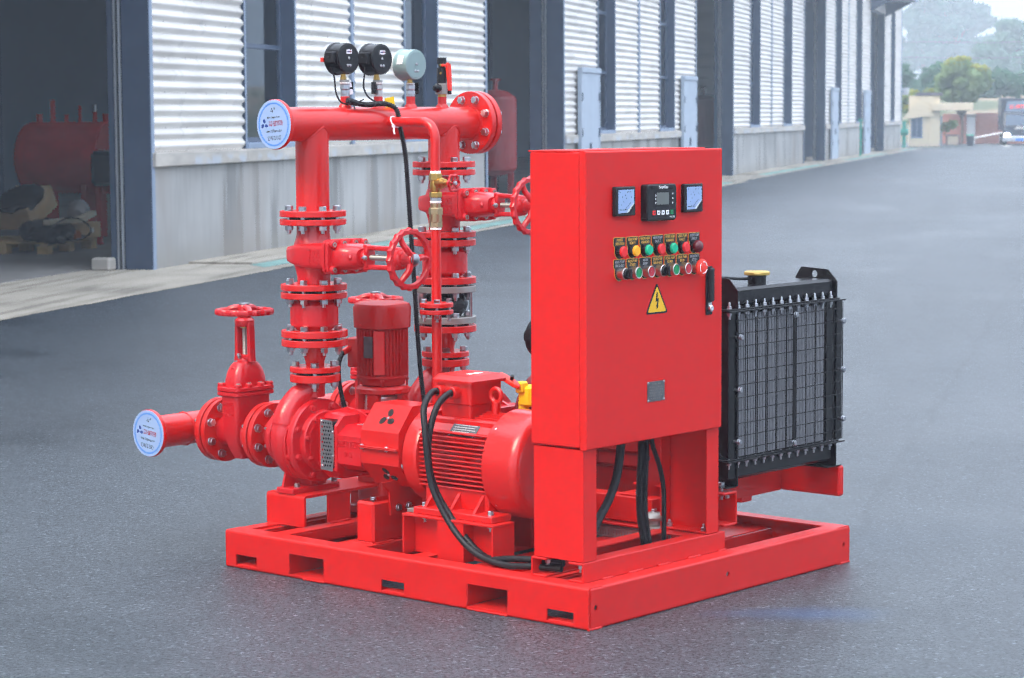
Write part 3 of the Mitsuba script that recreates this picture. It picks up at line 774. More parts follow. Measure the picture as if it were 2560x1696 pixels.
# feet
for sgn in (-1, 1):
    xa = ax + sgn * .16
    fk = add(k, 'foot', cat(box(xa - .055, xa + .050, .525, .895, .2775, .3010, .003), box(ax + sgn * .085, ax + sgn * .145, .60, .90, .30, .372, .004),
        *[prism([(0, 0), (.052, 0), (.0, .060)], (ax + sgn * .145, y, .3005), X * sgn, Z, .012 * sgn) if sgn > 0 else prism([(0, 0), (0, .060), (-.052, 0)], (ax - .145, y, .3005), X, Z, .012) for y in (.63, .74, .86)]), RED, 30)
    for y in (.560, .870): bolt(k, (xa - .02 * 1, y, .3010), Z, .03, .0115)
add(k, 'shim', box(.125, .19, .872, .93, .2775, .291), GREYST)
# terminal box
tx0, tx1, ty0, ty1 = .255, .425, .738, .905
add(k, 'terminal_box', loft([sup((tx1 - tx0) / 2 * s, (ty1 - ty0) / 2 * s, z, 12, cx=(tx0 + tx1) / 2, cy=(ty0 + ty1) / 2) for z, s in ((.585, .86), (.655, .9), (.66, 1.0), (.732, 1.0))]), RED, 35)
add(k, 'terminal_box_lid', loft([sup(.097 * s, .098 * s, z, 14, cx=.340, cy=.8215) for z, s in ((.7325, 1.0), (.742, 1.0), (.744, .985), (.757, .86), (.760, .84))]), RED, 30)
add(k, 'lid_print', prism(rrect(-.035, -.012, .035, .012, .002), (.345, .80, .7602), X, Y, .0004), WHITE, False)
for y in (.871, .804):
    add(k, 'gland', ring(.0135, .0225, -.004, .030, (.252, y, .700), -X, 24), RED)
    add(k, 'gland', lathe([(.0134, .0), (.0134, .024)], (.252, y, .700), -X, 20), RUBBER)
t_ = np.linspace(0, 2 * np.pi, 24, endpoint=False)
add(k, 'lifting_eye', cat(tube(np.stack([.335 + 0 * t_, .690 + .024 * np.cos(t_), .690 + .024 * np.sin(t_)], 1), .0085, 10, True), cyl((.335, .69, .60), (.335, .69, .668), .016, 16)), RED, 50)
for a_ in (-2.35, 2.35): bolt(k, (ax + .178 * math.cos(a_) * 1.02, .575, az + .178 * math.sin(a_) * 1.02), np.array([math.cos(a_), 0, math.sin(a_)]), .004, .006, nut=False)
screw(k, (ax - .178, .592, az + .062), -X, .006, RED)
for a_ in (-2.9, -2.2, -1.6): bolt(k, (ax + .15 * math.cos(a_), 1.002, az + .15 * math.sin(a_)), Y, .01, .009, nut=False)

# power cables from the motor to the cabinet
c1 = spline([(.255, .871, .703), (.190, .866, .700), (.120, .838, .655), (.098, .812, .575), (.094, .796, .470), (.096, .776, .380), (.100, .715, .282), (.096, .630, .205), (.090, .535, .165), (.088, .430, .152), (.092, .330, .160), (.105, .20, .166)], 8)
c2 = spline([(.255, .804, .702), (.205, .802, .698), (.150, .806, .655), (.118, .812, .560), (.110, .806, .455), (.112, .770, .360), (.118, .690, .262), (.112, .600, .190), (.106, .520, .160), (.104, .430, .172), (.108, .330, .180), (.115, .20, .182)], 8)
add(P, 'power_cable', tube(c1, .0115, 14), RUBBER, 60, 'black power cable looping from the motor terminal box down to the cabinet rail')
add(P, 'power_cable', tube(c2, .0115, 14), RUBBER, 60)

# ---------------------------------------------------------------- jockey pump
k = part(P, 'jockey_pump', 'small vertical multistage pump with finned red motor between the risers')
jx, jy = .69, 1.592
capm = loft([sup(.102, .102, .858, 2.4, cx=jx, cy=jy), sup(.104, .104, .862, 2.4, cx=jx, cy=jy), sup(.104, .104, .935, 2.6, cx=jx, cy=jy), sup(.098, .098, .950, 2.6, cx=jx, cy=jy), sup(.085, .085, .957, 2.4, cx=jx, cy=jy)])
add(k, 'fan_cap', capm, REDD, 30)
add(k, 'stator_body', lathe([(.088, .672), (.088, .857)], (jx, jy, 0), Z, 36), REDD, 40)
JF = shape(box(.084, .1005, -.0022, .0022, .674, .855, .001), REDD, False)
for i in range(40):
    t = i * 2 * math.pi / 40
    add(k, 'cooling_fin', JF, None, to=mat4((math.cos(t), math.sin(t), 0), (-math.sin(t), math.cos(t), 0), Z, (jx, jy, 0)))
add(k, 'pad', xf(box(.09, .106, -.022, .022, .68, .85, .003), mat4((-.80, -.60, 0), (.60, -.80, 0), Z, (jx, jy, 0))), RED, 30)
add(k, 'nameplate', xf(box(.1015, .1035, -.020, .020, .745, .828, .001), mat4((-.98, -.2, 0), (.2, -.98, 0), Z, (jx, jy, 0))), PLATE, False)
for t in (3.0, 4.2, 5.4): screw(k, (jx + .1035 * math.cos(t), jy + .1035 * math.sin(t), .872), (math.cos(t), math.sin(t), 0), .006, RED)
add(k, 'terminal_box', xf(box(.085, .135, -.035, .035, .70, .815, .005), mat4((-.35, .937, 0), (-.937, -.35, 0), Z, (jx, jy, 0))), REDD, 30)
add(k, 'gland', cyl((jx - .065, jy + .11, .775), (jx - .115, jy + .105, .760), .013, 14), RED)
add(k, 'cable', tube(spline([(jx - .11, jy + .105, .765), (jx - .145, jy + .095, .715), (jx - .152, jy + .08, .62), (jx - .14, jy + .05, .52), (jx - .10, jy - .02, .40)], 8), .0085, 12), RUBBER, 60)
add(k, 'motor_neck', lathe([(.074, .632), (.086, .638), (.090, .655), (.100, .666), (.100, .674)], (jx, jy, 0), Z, 36), REDD, 35)
for t in (.7, 2.3, 3.9, 5.5): bolt(k, (jx + .094 * math.cos(t), jy + .094 * math.sin(t), .652), Z, .02, .008, nut=False, mat=REDD)
add(k, 'lantern_flange', lathe([(.100, .602), (.106, .606), (.106, .622), (.094, .632)], (jx, jy, 0), Z, 36), RED, 35)
for t in (.35, 1.92, 3.49, 5.06):
    add(k, 'lantern_pillar', xf(box(.068, .100, -.024, .024, .30, .603, .004), mat4((math.cos(t), math.sin(t), 0), (-math.sin(t), math.cos(t), 0), Z, (jx, jy, 0))), RED, 30)
add(k, 'stage_sleeve', lathe([(.072, .28), (.072, .40), (.0735, .402), (.0735, .41), (.072, .412), (.072, .50), (.0735, .502), (.0735, .508), (.072, .51), (.072, .56), (.068, .592)], (jx, jy, 0), Z, 40), STAIN, 30)
add(k, 'guard_plate', xf(box(.0745, .077, -.045, .045, .45, .585, .001), mat4((-.70, -.714, 0), (.714, -.70, 0), Z, (jx, jy, 0))), STAIN, False)
for t in (-.042, .042): screw(k, np.array([jx, jy, .53]) + np.array([-.70, -.714, 0]) * .0775 + np.array([.714, -.70, 0]) * t, (-.70, -.714, 0), .006)
add(k, 'base', cat(loft([sup(.11, .11, .139, 8, cx=jx, cy=jy), sup(.11, .11, .165, 8, cx=jx, cy=jy), sup(.085, .085, .175, 4, cx=jx, cy=jy), sup(.085, .085, .28, 4, cx=jx, cy=jy), sup(.098, .098, .285, 3, cx=jx, cy=jy), sup(.098, .098, .30, 3, cx=jx, cy=jy)]), cyl((jx, jy - .18, .22), (jx, jy + .18, .22), .035, 24)), RED, 35)

# jockey discharge line
jl = part(P, 'jockey_pipe', 'thin red pipe dropping from the upper header past a brass valve')
px_, py_ = .69, 1.303
add(jl, 'pipe', tube(bend([(px_, 1.54, 1.651), (px_, py_, 1.651), (px_, py_, 1.462)], .075, 12), .0185, 24), RED, 60)
add(jl, 'thread_tape', cyl((px_, py_, 1.455), (px_, py_, 1.466), .0205, 24), PTFE)
bv = part(P, 'brass_valve')
add(bv, 'body', cat(hexprism(.0245, 1.430, 1.456), lathe([(.018, 1.384), (.020, 1.396), (.022, 1.413), (.020, 1.426), (.018, 1.432)], n=24), hexprism(.0245, 1.366, 1.386)), BRASS, 30, to=mat4(X, Y, Z, (px_, py_, 0)))
add(bv, 'bonnet', lathe([(.018, 0), (.020, .016), (.021, .034), (.017, .036), (.016, .050), (.011, .052), (.009, .085)], (px_, py_, 1.420), -Y, 24), BRASS, 30)
wk = part(bv, 'handwheel')
th = np.linspace(0, 2 * np.pi, 60, endpoint=False); rr = .029 + .003 * np.cos(6 * th); wy = py_ - .092
add(bv, 'handwheel', cat(tube(np.stack([px_ + rr * np.cos(th), 0 * th + wy, 1.421 + rr * np.sin(th)], 1), .0052, 8, True), *[cyl((px_, wy, 1.421), (px_ + .028 * math.cos(t), wy, 1.421 + .028 * math.sin(t)), .004, 8) for t in (.5, 1.76, 3.01, 4.27, 5.53)]), REDC, 50, key=wk)
add(bv, 'wheel_nut', hexprism(.0085, .095, .106), STEEL, 25, to=mat4(X, Z, -Y, (px_, py_, 1.421)))
add(P, 'union_nut', hexprism(.0215, 1.352, 1.366), STEEL, 25, to=mat4(X, Y, Z, (px_, py_, 0)))
add(P, 'union_nut', cyl((px_, py_, 1.344), (px_, py_, 1.3525), .022, 24), PTFE, 30)
add(P, 'spring_check_valve', cat(cyl((px_, py_, 1.325), (px_, py_, 1.345), .0205, 28), xf(hexprism(.0275, 1.300, 1.327, .002), mat4(X, Y, Z, (px_, py_, 0))), cyl((px_, py_, 1.272), (px_, py_, 1.301), .0245, 32), xf(hexprism(.0255, 1.252, 1.273, .002), mat4(X, Y, Z, (px_, py_, 0)))), BRASSD, 30, 'pale brass check valve in the thin red pipe')
add(P, 'union_nut', cyl((px_, py_, 1.243), (px_, py_, 1.2525), .0215, 24), PTFE, 30)
add(jl, 'pipe', cyl((px_, py_, .20), (px_, py_, 1.243), .0188, 32, 0), RED, 40)
flange_joint(P, (px_, py_, .945), Z, R=.064, pcd=.048, t=(.017, .017), gap=.009, nb=4, br=.0120, phase=math.pi / 4)
# cable tie round the pipe
t_ = np.linspace(0, 2 * np.pi, 28, endpoint=False)
kt = part(P, 'cable_tie')
add(P, 'cable_tie', cat(tube(np.stack([px_ + .0205 * np.cos(t_), 0 * t_ + 1.512 + .012 * np.sin(t_), 1.651 + .0205 * np.sin(t_)], 1), .0028, 6, True), tube(spline([(px_ - .016, 1.50, 1.634), (px_ - .028, 1.492, 1.618), (px_ - .029, 1.486, 1.604)], 5), .0035, 6), box(px_ - .024, px_ - .011, 1.498, 1.508, 1.629, 1.641)), NYLON, 40, 'white nylon cable tie', key=kt)

# ---------------------------------------------------------------- gauges on the header
def stub(x): return add(P, 'stub_pipe', cat(cyl((x, yr, 1.70), (x, yr, 1.748), .0175, 24), lathe([(.028, 1.699), (.024, 1.712), (.0178, 1.72)], (x, yr, 0), Z, 24)), RED, 40)
def ball_valve(x, side, steel=STAIN):
    k = add(P, 'ball_valve', cat(cyl((x, yr, 1.749), (x, yr, 1.756), .017, 20), xf(hexprism(.0185, 1.756, 1.772), mat4(X, Y, Z, (x, yr, 0))), cyl((x, yr, 1.772), (x, yr, 1.796), .0185, 24, .004), ), steel, 30)
    add(k, 'lever', cat(cyl((x + side * .015, yr - .004, 1.782), (x + side * .026, yr - .004, 1.782), .008, 12), box(x + side * .026, x + side * .031, yr - .016, yr + .008, 1.758, 1.803, .002), box(x + side * .020, x + side * .034, yr - .012, yr + .004, 1.758, 1.776, .004)), BLACKM, 30)
    return k
def gauge(x, y0, zc_, body, dark, label):
    k = part(P, 'pressure_gauge', label)
    R = .0585
    yb = y0 - .03        # back face
    add(k, 'case', lathe([(R * .86, 0), (R * .90, .0015), (R * .93, .0005), (R * .985, .002), (R, .006), (R, .058), (R * 1.05, .060), (R * 1.05, .070), (R, .072)], (x, yb, zc_), Y, 48), body, 30)
    if dark:
        add(k, 'cover', lathe([(R * 1.02, .0725), (R * 1.03, .090), (R * .98, .100), (R * .80, .108), (0, .110)], (x, yb, zc_), Y, 40), 'clear_glass', 40)
        add(k, 'dial', lathe([(R * .98, .0725), (R * .98, .0735)], (x, yb, zc_), Y, 40), WHITE, False)
        add(k, 'pointer', box(x - R - .012, x - R + .004, yb + .070, yb + .082, zc_ - .012, zc_ + .004), ORANGE)
        add(k, 'contact_box', box(x - R - .014, x - R + .018, yb + .010, yb + .056, zc_ - .018, zc_ + .026, .004), BLACKM, 30)
        screw(k, (x - R - .014, yb + .035, zc_ + .004), -X, .0045, BLACKM)
        add(k, 'sticker', prism(rrect(-.0145, -.008, .0145, .008, .0015), (x + .003, yb - .0002, zc_ + .026), X, Z, .0006), WHITE, False)
        add(k, 'sticker_print', cat(prism(sg.box(-.011, -.0025, .002, .0025), (x + .003, yb - .0008, zc_ + .026), X, Z, .0003)), NAVY, False)
        add(k, 'sticker_print', cat(prism(sg.box(.003, -.0025, .012, .0035), (x + .003, yb - .0008, zc_ + .026), X, Z, .0003)), CRIM, False)
    else:
        add(k, 'cover', lathe([(R * 1.02, .0725), (R * .99, .078), (0, .0785)], (x, yb, zc_), Y, 40), WHITE, 40)
        add(k, 'boss', ring(.011, .0125, -.001, .0012, (x, yb + .0, zc_), -Y, 24, .0004), body)
        add(k, 'sticker', xf(box(R - .0005, R + .0006, -.018, .018, .018, .048, .0), mat4((-.95, 0, .31), (.31, 0, .95), Y, (x, yb, zc_))), WHITE, False)
    for dx, dz in ((0, .002), (-.007, -.025), (.007, -.025)): screw(k, (x + dx + .001, yb - .0004, zc_ + dz), -Y, .0052, h=.0035)
    zb = zc_ - R
    add(k, 'stem', cat(cyl((x, yr, zb - .010), (x, yr, zb + .004), .0095, 16), xf(hexprism(.0125, zb - .020, zb - .009, .001), mat4(X, Y, Z, (x, yr, 0)))), BRASS, 25)
    return zb - .020
for x in (.51, .69, .871, 1.052): stub(x)
for x, lab in ((.51, 'black-backed pressure gauge nearest the stickered end cap'), (.69, 'black-backed pressure gauge beside the green-grey one')):
    zb = gauge(x - .008, 1.60, 1.890, BLACK, True, lab)
    add(P, 'union_nut', cat(xf(hexprism(.0195, 1.801, zb, .0015), mat4(X, Y, Z, (x - .002, yr, 0)))), GREYST, 25)
    add(P, 'union_nut', cyl((x, yr, 1.7955), (x, yr, 1.8015), .0195, 20), PTFE)
zb = gauge(.868, 1.595, 1.872, PALEGR, False, 'pale green-grey pressure gauge')
add(P, 'union_nut', cyl((.871, yr, 1.7962), (.871, yr, 1.8010), .0165, 20), PTFE)
kb = ball_valve(.51, 1, STEEL); ball_valve(.69, -1); ball_valve(.871, 1, STEEL)
add(kb, 'tamper_tag', cat(cyl((.528, 1.59, 1.775), (.530, 1.588, 1.755), .010, 12), cyl((.526, 1.592, 1.80), (.528, 1.59, 1.782), .008, 12)), NYLON)
# hose test valve with red lever
k = part(P, 'relief_valve', 'small black valve with a red lever on top of the header')
add(k, 'body', cat(cyl((1.052, yr, 1.800), (1.052, yr, 1.862), .0195, 24), cyl((1.052, yr, 1.862), (1.052, yr, 1.876), .014, 20), cyl((1.052, yr, 1.876), (1.052, yr, 1.902), .0185, 24)), BLACKM, 30)
add(k, 'union_ring', cat(*[xf(hexprism(.026, 1.757, 1.800, .002), mat4((math.cos(t), math.sin(t), 0), (-math.sin(t), math.cos(t), 0), Z, (1.052, yr, 0))) for t in (0, .35, .7)]), GREYST, 25)
add(k, 'stem', cyl((1.052, yr, 1.747), (1.052, yr, 1.758), .017, 20), BRASS)
add(k, 'knob', lathe([(0, -.018), (.012, -.014), (.018, 0), (.012, .014), (0, .018)], (1.014, yr - .01, 1.782), X, 20), BLACK, 60)
add(k, 'lever', prism(sg.Polygon([(.004, 0), (.013, -.001), (.012, .06), (.008, .100), (-.004, .106), (-.009, .098), (-.004, .06)]).buffer(.002), (1.056, yr - .026, 1.774), X, Z, .010), ORANGE, False, 'red lever')
add(k, 'lever_pin', cat(box(1.034, 1.066, yr - .026, yr - .010, 1.866, 1.877, .003)), ORANGE, 30)
for z in (1.84, 1.872): add(k, 'pin', cyl((1.03, yr - .012, z), (1.034, yr - .012, z), .005, 10), BRASS)
add(k, 'bracket', box(1.060, 1.074, yr - .034, yr - .018, 1.757, 1.782, .003), BLACKM, 30)
add(P, 'hanging_tag', xf(box(-.022, .022, -.0006, .0006, -.019, .019, 0), mat4((.96, -.2, .18), (.2, .98, 0), (-.18, 0, .98), (.738, 1.585, 1.726))), YELB, False, 'small yellow tag hanging on the header')

# wires and corrugated conduit
for x0, pts in ((.51, [(.438, 1.604, 1.858), (.452, 1.598, 1.82), (.452, 1.59, 1.765), (.468, 1.582, 1.728), (.500, 1.572, 1.716)]), (.69, [(.624, 1.604, 1.858), (.610, 1.596, 1.82), (.600, 1.588, 1.78), (.612, 1.575, 1.745), (.645, 1.56, 1.724)])):
    add(P, 'gauge_wire', tube(spline(pts, 8), .0032, 8), RUBBER, 60)
path = spline([(.492, 1.562, 1.732), (.53, 1.556, 1.722), (.58, 1.552, 1.716), (.64, 1.548, 1.720), (.672, 1.540, 1.719), (.700, 1.524, 1.706), (.708, 1.512, 1.680), (.708, 1.506, 1.640), (.720, 1.502, 1.590), (.734, 1.50, 1.52), (.742, 1.50, 1.44), (.758, 1.50, 1.25), (.775, 1.50, 1.04), (.794, 1.50, .805), (.803, 1.49, .632), (.80, 1.46, .50), (.78, 1.40, .38)], 10)
add(P, 'corrugated_conduit', ribbed(path, .0102, .0075, .0024, 12), RUBBER, False, 'black corrugated conduit draped over the header and hanging down')
add(P, 'insulation_tape', tube(spline([(.486, 1.566, 1.733), (.505, 1.561, 1.727), (.530, 1.556, 1.722)], 5), [.010, .0125, .013, .013, .0125, .013, .0125, .012, .012, .0118, .011], 12), BLACKM, 40)
for q in ((.555, 1.545, 1.736), (.492, 1.53, 1.70)):
    add(P, 'cable_tie', tube(spline([(.52, 1.552, 1.715), ((.52 + q[0]) / 2, 1.548, (1.715 + q[2]) / 2 + .004), q], 4), .0025, 6), BLACKM, 40)

# ---------------------------------------------------------------- control cabinet
C = part(P, 'control_cabinet', 'tall red control cabinet with meters, lamps and push buttons on its door')
cx0, cx1, cy0, cy1, cz0, cz1 = .052, .796, .076, .287, .587, 1.5525
add(C, 'shell', box(cx0, cx1, cy0, cy1, cz0, cz1, .004), REDP, 20)
add(C, 'rain_lip', box(cx0 + .0, cx1 - .012, .11, cy1 + .008, cz1 + .0005, cz1 + .006, .002), REDP, 20)
add(C, 'door_seal', box(cx0 + .006, cx1 - .006, .0715, .0758, cz0 + .006, cz1 - .006, 0), DARK, False)
door = sg.Polygon([(.048, .0), (.048, .026), (.7985, .026), (.7985, .0)])
add(C, 'door', loft([np.array([(.0485 + i, y, cz0 - .004 + i), (.7985 - i, y, cz0 - .004 + i), (.7985 - i, y, cz1 + .003 - i), (.0485 + i, y, cz1 + .003 - i)]) for y, i in ((.0713, .0), (.053, .0), (.0485, .0015), (.0465, .005))][::-1]), REDP, 12)
yd = .0465
def legmesh(xw, s):
    # bent sheet leg: web at xw, returns reaching by s*.068
    t = .004
    return cat(box(xw, xw + s * t, .068, .2805, .2085, .5795, .002), box(xw + s * t * .98, xw + s * .070, .068, .072, .2085, .5795, .0015), box(xw + s * t * .98, xw + s * .060, .2765, .2805, .2085, .5795, .0015), box(xw + s * .004, xw + s * .066, .0725, .276, .2085, .2145, .0015), box(xw + s * .004, xw + s * .066, .0725, .276, .575, .5795, .0015))
def leg_round(xw, s):
    pr = rrect(0, .2085, .2125, .5865, .008)
    return cat(prism(pr, (xw, .2805, 0), -Y, Z, .004) if s > 0 else prism(pr, (xw, .068, 0), Y, Z, .004),)
add(C, 'leg', legmesh(.058, 1), REDP, 20)
add(C, 'leg', legmesh(.809, -1), REDP, 20)
for x, y in ((.085, .10), (.10, .255), (.765, .10), (.765, .25)):
    bolt(C, (x, y, .2147), Z, .02, .0105, nut=True)
    add(C, 'bolt', lathe([(.006, 0), (.006, .012), (.003, .016)], (x, y, .224), Z, 12), STEEL)
# panel meters
def meter(x0, x1_, z0, z1_, mirror=False):
    k = part(C, 'panel_meter')
    add(C, 'panel_meter', box(x0, x1_, yd - .019, yd - .0002, z0, z1_, .003), BLACKM, 20, key=k)
    w, h = x1_ - x0, z1_ - z0
    poly = sg.Polygon([(.010, .012), (w * .62, .012), (w * .90, h * .36), (w - .010, h - .010), (.010, h - .010)])
    add(C, 'meter_face', prism(sg.Polygon([(.010, .010), (w * .60, .010), (w - .010, h * .42), (w - .010, h - .010), (.010, h - .010)]), (x0, yd - .0192, z0), X, Z, .0006), LBLUE, False)
    fold = np.array([(x0 + w * .50, yd - .0200, z0 + .010), (x0 + w * .62, yd - .0205, z0 + .012), (x0 + w * .93, yd - .0205, z0 + h * .44), (x0 + w * .66, yd - .0275, z0 + h * .34)])
    add(C, 'peeling_film', hull(np.vstack([fold, fold + Y * .0006])), WHITE, False)
    tk = []
    for j, (fx, fz, l) in enumerate(((.16, .80, .07), (.30, .62, .05), (.44, .68, .05), (.55, .78, .05), (.62, .80, .05), (.36, .46, .05), (.50, .58, .06), (.74, .62, .05), (.25, .36, .04), (.70, .80, .05))):
        tk.append(prism(sg.box(0, 0, .0022, l * h), (x0 + fx * w, yd - .0199, z0 + fz * h), X, Z, .0003))
    tk.append(prism(sg.box(.0, .0, w * .42, .0022), (x0 + .014, yd - .0199, z0 + h * .20), X, Z, .0003))
    tk.append(prism(sg.LineString([(w * .44, h * .21), (w * .54, h * .30), (w * .72, h * .44)]).buffer(.001), (x0, yd - .0199, z0), X, Z, .0003))
    add(C, 'meter_print', cat(*tk), INK, False)
meter(.184, .287, 1.342, 1.438); meter(.557, .660, 1.342, 1.438)
# controller
ck = part(C, 'controller')
add(C, 'controller', cat(loft([np.array([(x, y, z) for x, z in rrect(.338 + i, 1.320 + i, .498 - i, 1.442 - i, .010).exterior.coords[:-1]]) for y, i in ((yd - .0002, 0), (yd - .024, 0), (yd - .029, .004))][::-1]), box(.358, .478, yd - .033, yd - .024, 1.426, 1.4405, .004)), BLACKM, 25, 'black genset controller with small grey display', key=ck)
add(C, 'display_frame', prism(rrect(.374, 1.368, .464, 1.421, .004), (0, yd - .0292, 0), X, Z, .0008), BLACK, False)
add(C, 'display', prism(rrect(.386, 1.374, .452, 1.414, .002), (0, yd - .0302, 0), X, Z, .0006), SCREEN, False)
for i, mt in enumerate((RLENS, WHITE, WHITE, WHITE, GREENB)):
    xx = .364 + .0245 * i
    add(C, 'key_button', prism(rrect(xx, 1.340, xx + .0155, 1.355, .002), (0, yd - .0292, 0), X, Z, .0012), mt, False)
add(C, 'key_print', cat(*[prism(sg.box(.364 + .0245 * i + .005, 1.345, .364 + .0245 * i + .0105, 1.350), (0, yd - .0306, 0), X, Z, .0003) for i in range(5)]), INK, False)
add(C, 'controller_print', cat(textm('SmartGen', .009, (.418, yd - .0332, 1.4325), X, Z, .0005, True, width=.05), textm('HAT600', .005, (.472, yd - .0292, 1.332), X, Z, .0005, width=.028),
    *[prism(sg.Point(.474, z).buffer(.003), (0, yd - .0292, 0), X, Z, .0005) for z in (1.379, 1.394, 1.409)], *[prism(sg.box(.377, z, .382, z + .006), (0, yd - .0304, 0), X, Z, .0004) for z in (1.378, 1.39, 1.402)]), WHITE, False)
# lamps and buttons with gold edged plates
tags = [[('POWER', 'INDICATION'), ('MAIN PUMP', 'READY'), ('MAIN PUMP', 'RUNNING'), ('MAIN PUMP', 'FAULT'), ('DIESEL PUMP', 'RUNNING'), ('DIESEL PUMP', 'FAULT'), ('JOCKEY PUMP', 'FAULT')],
        [('MAIN PUMP', 'MAN-0-AUTO'), ('MAIN PUMP', 'START'), ('MAIN', 'STOP'), ('DIESEL PUMP', 'MAN-0-AUTO'), ('DIESEL PUMP', 'START'), ('DIESEL PUMP', 'STOP'), ('EMERGENCY', 'STOP')]]
lens = [RLENS, YLENS, GREENL, RLENS, GREENL, RLENS, MAROON]
tagp = rrect(-.030, .018, .030, .0455, .004).union(sg.Point(0, 0).buffer(.0235)).union(sg.box(-.0235, 0, .0235, .02))
tag_gold = shape(prism(tagp.buffer(.0018), (0, 0, 0), X, Z, .0012), GOLD, False)
tag_black = shape(prism(tagp, (0, -.0013, 0), X, Z, .0010), BLACKM, False)
bez = shape(lathe([(.0205, 0), (.0205, .010), (.018, .013)], (0, 0, 0), -Y, 28), BLACKM)
def lensm(h): return lathe([(.0172, .010), (.0180, .013), (.0180, h - .004), (.0150, h), (0, h)], (0, 0, 0), -Y, 28)
LENS = {m: shape(lensm(.025), m, 30) for m in (RLENS, YLENS, GREENL)}
collar = shape(cat(lathe([(.0195, .001), (.0200, .004), (.0200, .029), (.0185, .031), (.0165, .0305), (.0160, .026)], (0, 0, 0), -Y, 32)), STAIN, 30)
cap = {m: shape(lathe([(.0162, .025), (.0162, .0285), (.0155, .029)], (0, 0, 0), -Y, 28), m, 30) for m in (GREENB, RBTN)}
for r, zc in enumerate((1.2245, 1.1525)):
    for i in range(7):
        xx = .222 + .0683 * i
        M = mat4(X, Y, Z, (xx, yd - .0002, zc))
        bk = part(C, 'pilot_lamp' if r == 0 else 'push_button')
        add(C, 'label_plate', tag_gold, None, to=M)
        add(C, 'label_plate', tag_black, None, to=M)
        a_, b_ = tags[r][i]
        dim = (r == 0 and i in (3, 6)) or (r == 1 and i in (0, 2, 6))
        add(C, 'label_print', cat(textm(a_, .0085, (xx, yd - .0027, zc + .0385), X, Z, .0004, True, width=min(.050, .0062 * len(a_))), textm(b_, .0085, (xx, yd - .0027, zc + .0262), X, Z, .0004, True, width=min(.046, .0062 * len(b_)))), GALV if dim else GOLD, False)
        if r == 0:
            add(C, 'lamp_bezel', bez, None, to=mat4(X, Y, Z, (xx, yd - .0026, zc)))
            if i < 6: add(C, 'pilot_lamp', LENS[lens[i]], None, to=M, key=bk)
            else: add(C, 'pilot_lamp', lathe([(.0185, .010), (.0215, .013), (.0215, .022), (.017, .029), (.009, .033), (0, .034)], (xx, yd, zc), -Y, 28), MAROON, 50, key=bk)
        elif i in (1, 2, 4, 5):
            add(C, 'button_collar', collar, None, to=M)
            add(C, 'push_button', cap[GREENB if i in (1, 4) else RBTN], None, to=M, key=bk)
        elif i in (0, 3):
            add(C, 'button_collar', collar, None, to=M)
            add(C, 'push_button', cat(lathe([(.0168, .026), (.0175, .028), (.0175, .036), (.015, .039)], (xx, yd, zc), -Y, 28), box(xx - .0045, xx + .0045, yd - .054, yd - .037, zc - .016, zc + .016, .002)), BLACKM, 30, 'black selector switch', key=bk)
            add(C, 'switch_mark', box(xx + .0045, xx + .0055, yd - .052, yd - .040, zc + .004, zc + .014, 0), WHITE, False)
        else:
            add(C, 'button_collar', collar, None, to=M)
            add(C, 'push_button', lathe([(.0160, .024), (.020, .025), (.028, .029), (.030, .034), (.029, .038), (.021, .042), (0, .044)], (xx, yd, zc), -Y, 36), ORANGE, 40, 'red mushroom emergency stop button', key=bk)
            arcs = []
            for j in range(3):
                tt = np.linspace(j * 2.094 + .25, j * 2.094 + 1.75, 10)
                arcs.append(tube(np.stack([xx + .0195 * np.cos(tt), 0 * tt + yd - .0426, zc + .0195 * np.sin(tt)], 1), .0016, 5))
            add(C, 'stop_mark', cat(*arcs), WHITE, 50)
# warning triangle
tri = sg.Polygon([(.3665, 1.0085), (.4825, 1.0085), (.4245, 1.108)])
add(C, 'warning_sign', prism(tri.buffer(-.004).buffer(.006, quad_segs=6), (0, yd - .0002, 0), X, Z, .0008), BLACKM, False, 'yellow triangle with a black lightning arrow')
add(C, 'warning_sign', prism(tri.buffer(-.008).buffer(.004, quad_segs=6), (0, yd - .0011, 0), X, Z, .0006), YEL, False)
arrow = sg.Polygon([(.4215, 1.078), (.4285, 1.078), (.4265, 1.056), (.4345, 1.059), (.4285, 1.033), (.4325, 1.034), (.4235, 1.021), (.4185, 1.037), (.4230, 1.0345), (.4255, 1.050), (.4165, 1.046)])
add(C, 'warning_print', prism(arrow, (0, yd - .0018, 0), X, Z, .0004), BLACKM, False)
# door handle and plate
hk = part(C, 'door_handle', 'black swing handle with a chrome lock')
add(C, 'door_handle', cat(box(.6985, .7335, yd - .006, yd - .0002, .984, 1.151, .003), box(.7025, .7295, yd - .020, yd - .0062, 1.030, 1.146, .006)), BLACKM, 25, key=hk)
add(C, 'lock', lathe([(.0115, .0062), (.0115, .016), (.009, .018), (.004, .018), (.004, .0155), (0, .0155)], (.716, yd, 1.006), -Y, 22), CHROME, 30)
add(C, 'lock', box(.7065, .7255, yd - .010, yd - .0062, 1.010, 1.026, .002), CHROME, 25)
add(C, 'nameplate', prism(rrect(.372, .711, .467, .779, .002), (0, yd - .0002, 0), X, Z, .0012), PLATE, False, 'dark engraved nameplate')
for x in (.376, .463):
    for z in (.715, .775): screw(C, (x, yd - .0014, z), -Y, .0048)
lines = ['CONTROL PANEL', 'MODEL  XBD-60', 'VOLTAGE  380V', 'FREQUENCY 50HZ', 'POWER  30KW', 'DATE']
add(C, 'nameplate_print', cat(*[textm(t, .0055, (.4195, yd - .0015, .770 - .0098 * i), X, Z, .0003, width=w) for i, (t, w) in enumerate(zip(lines, (.05, .072, .074, .078, .07, .05)))]), GREYST, False)

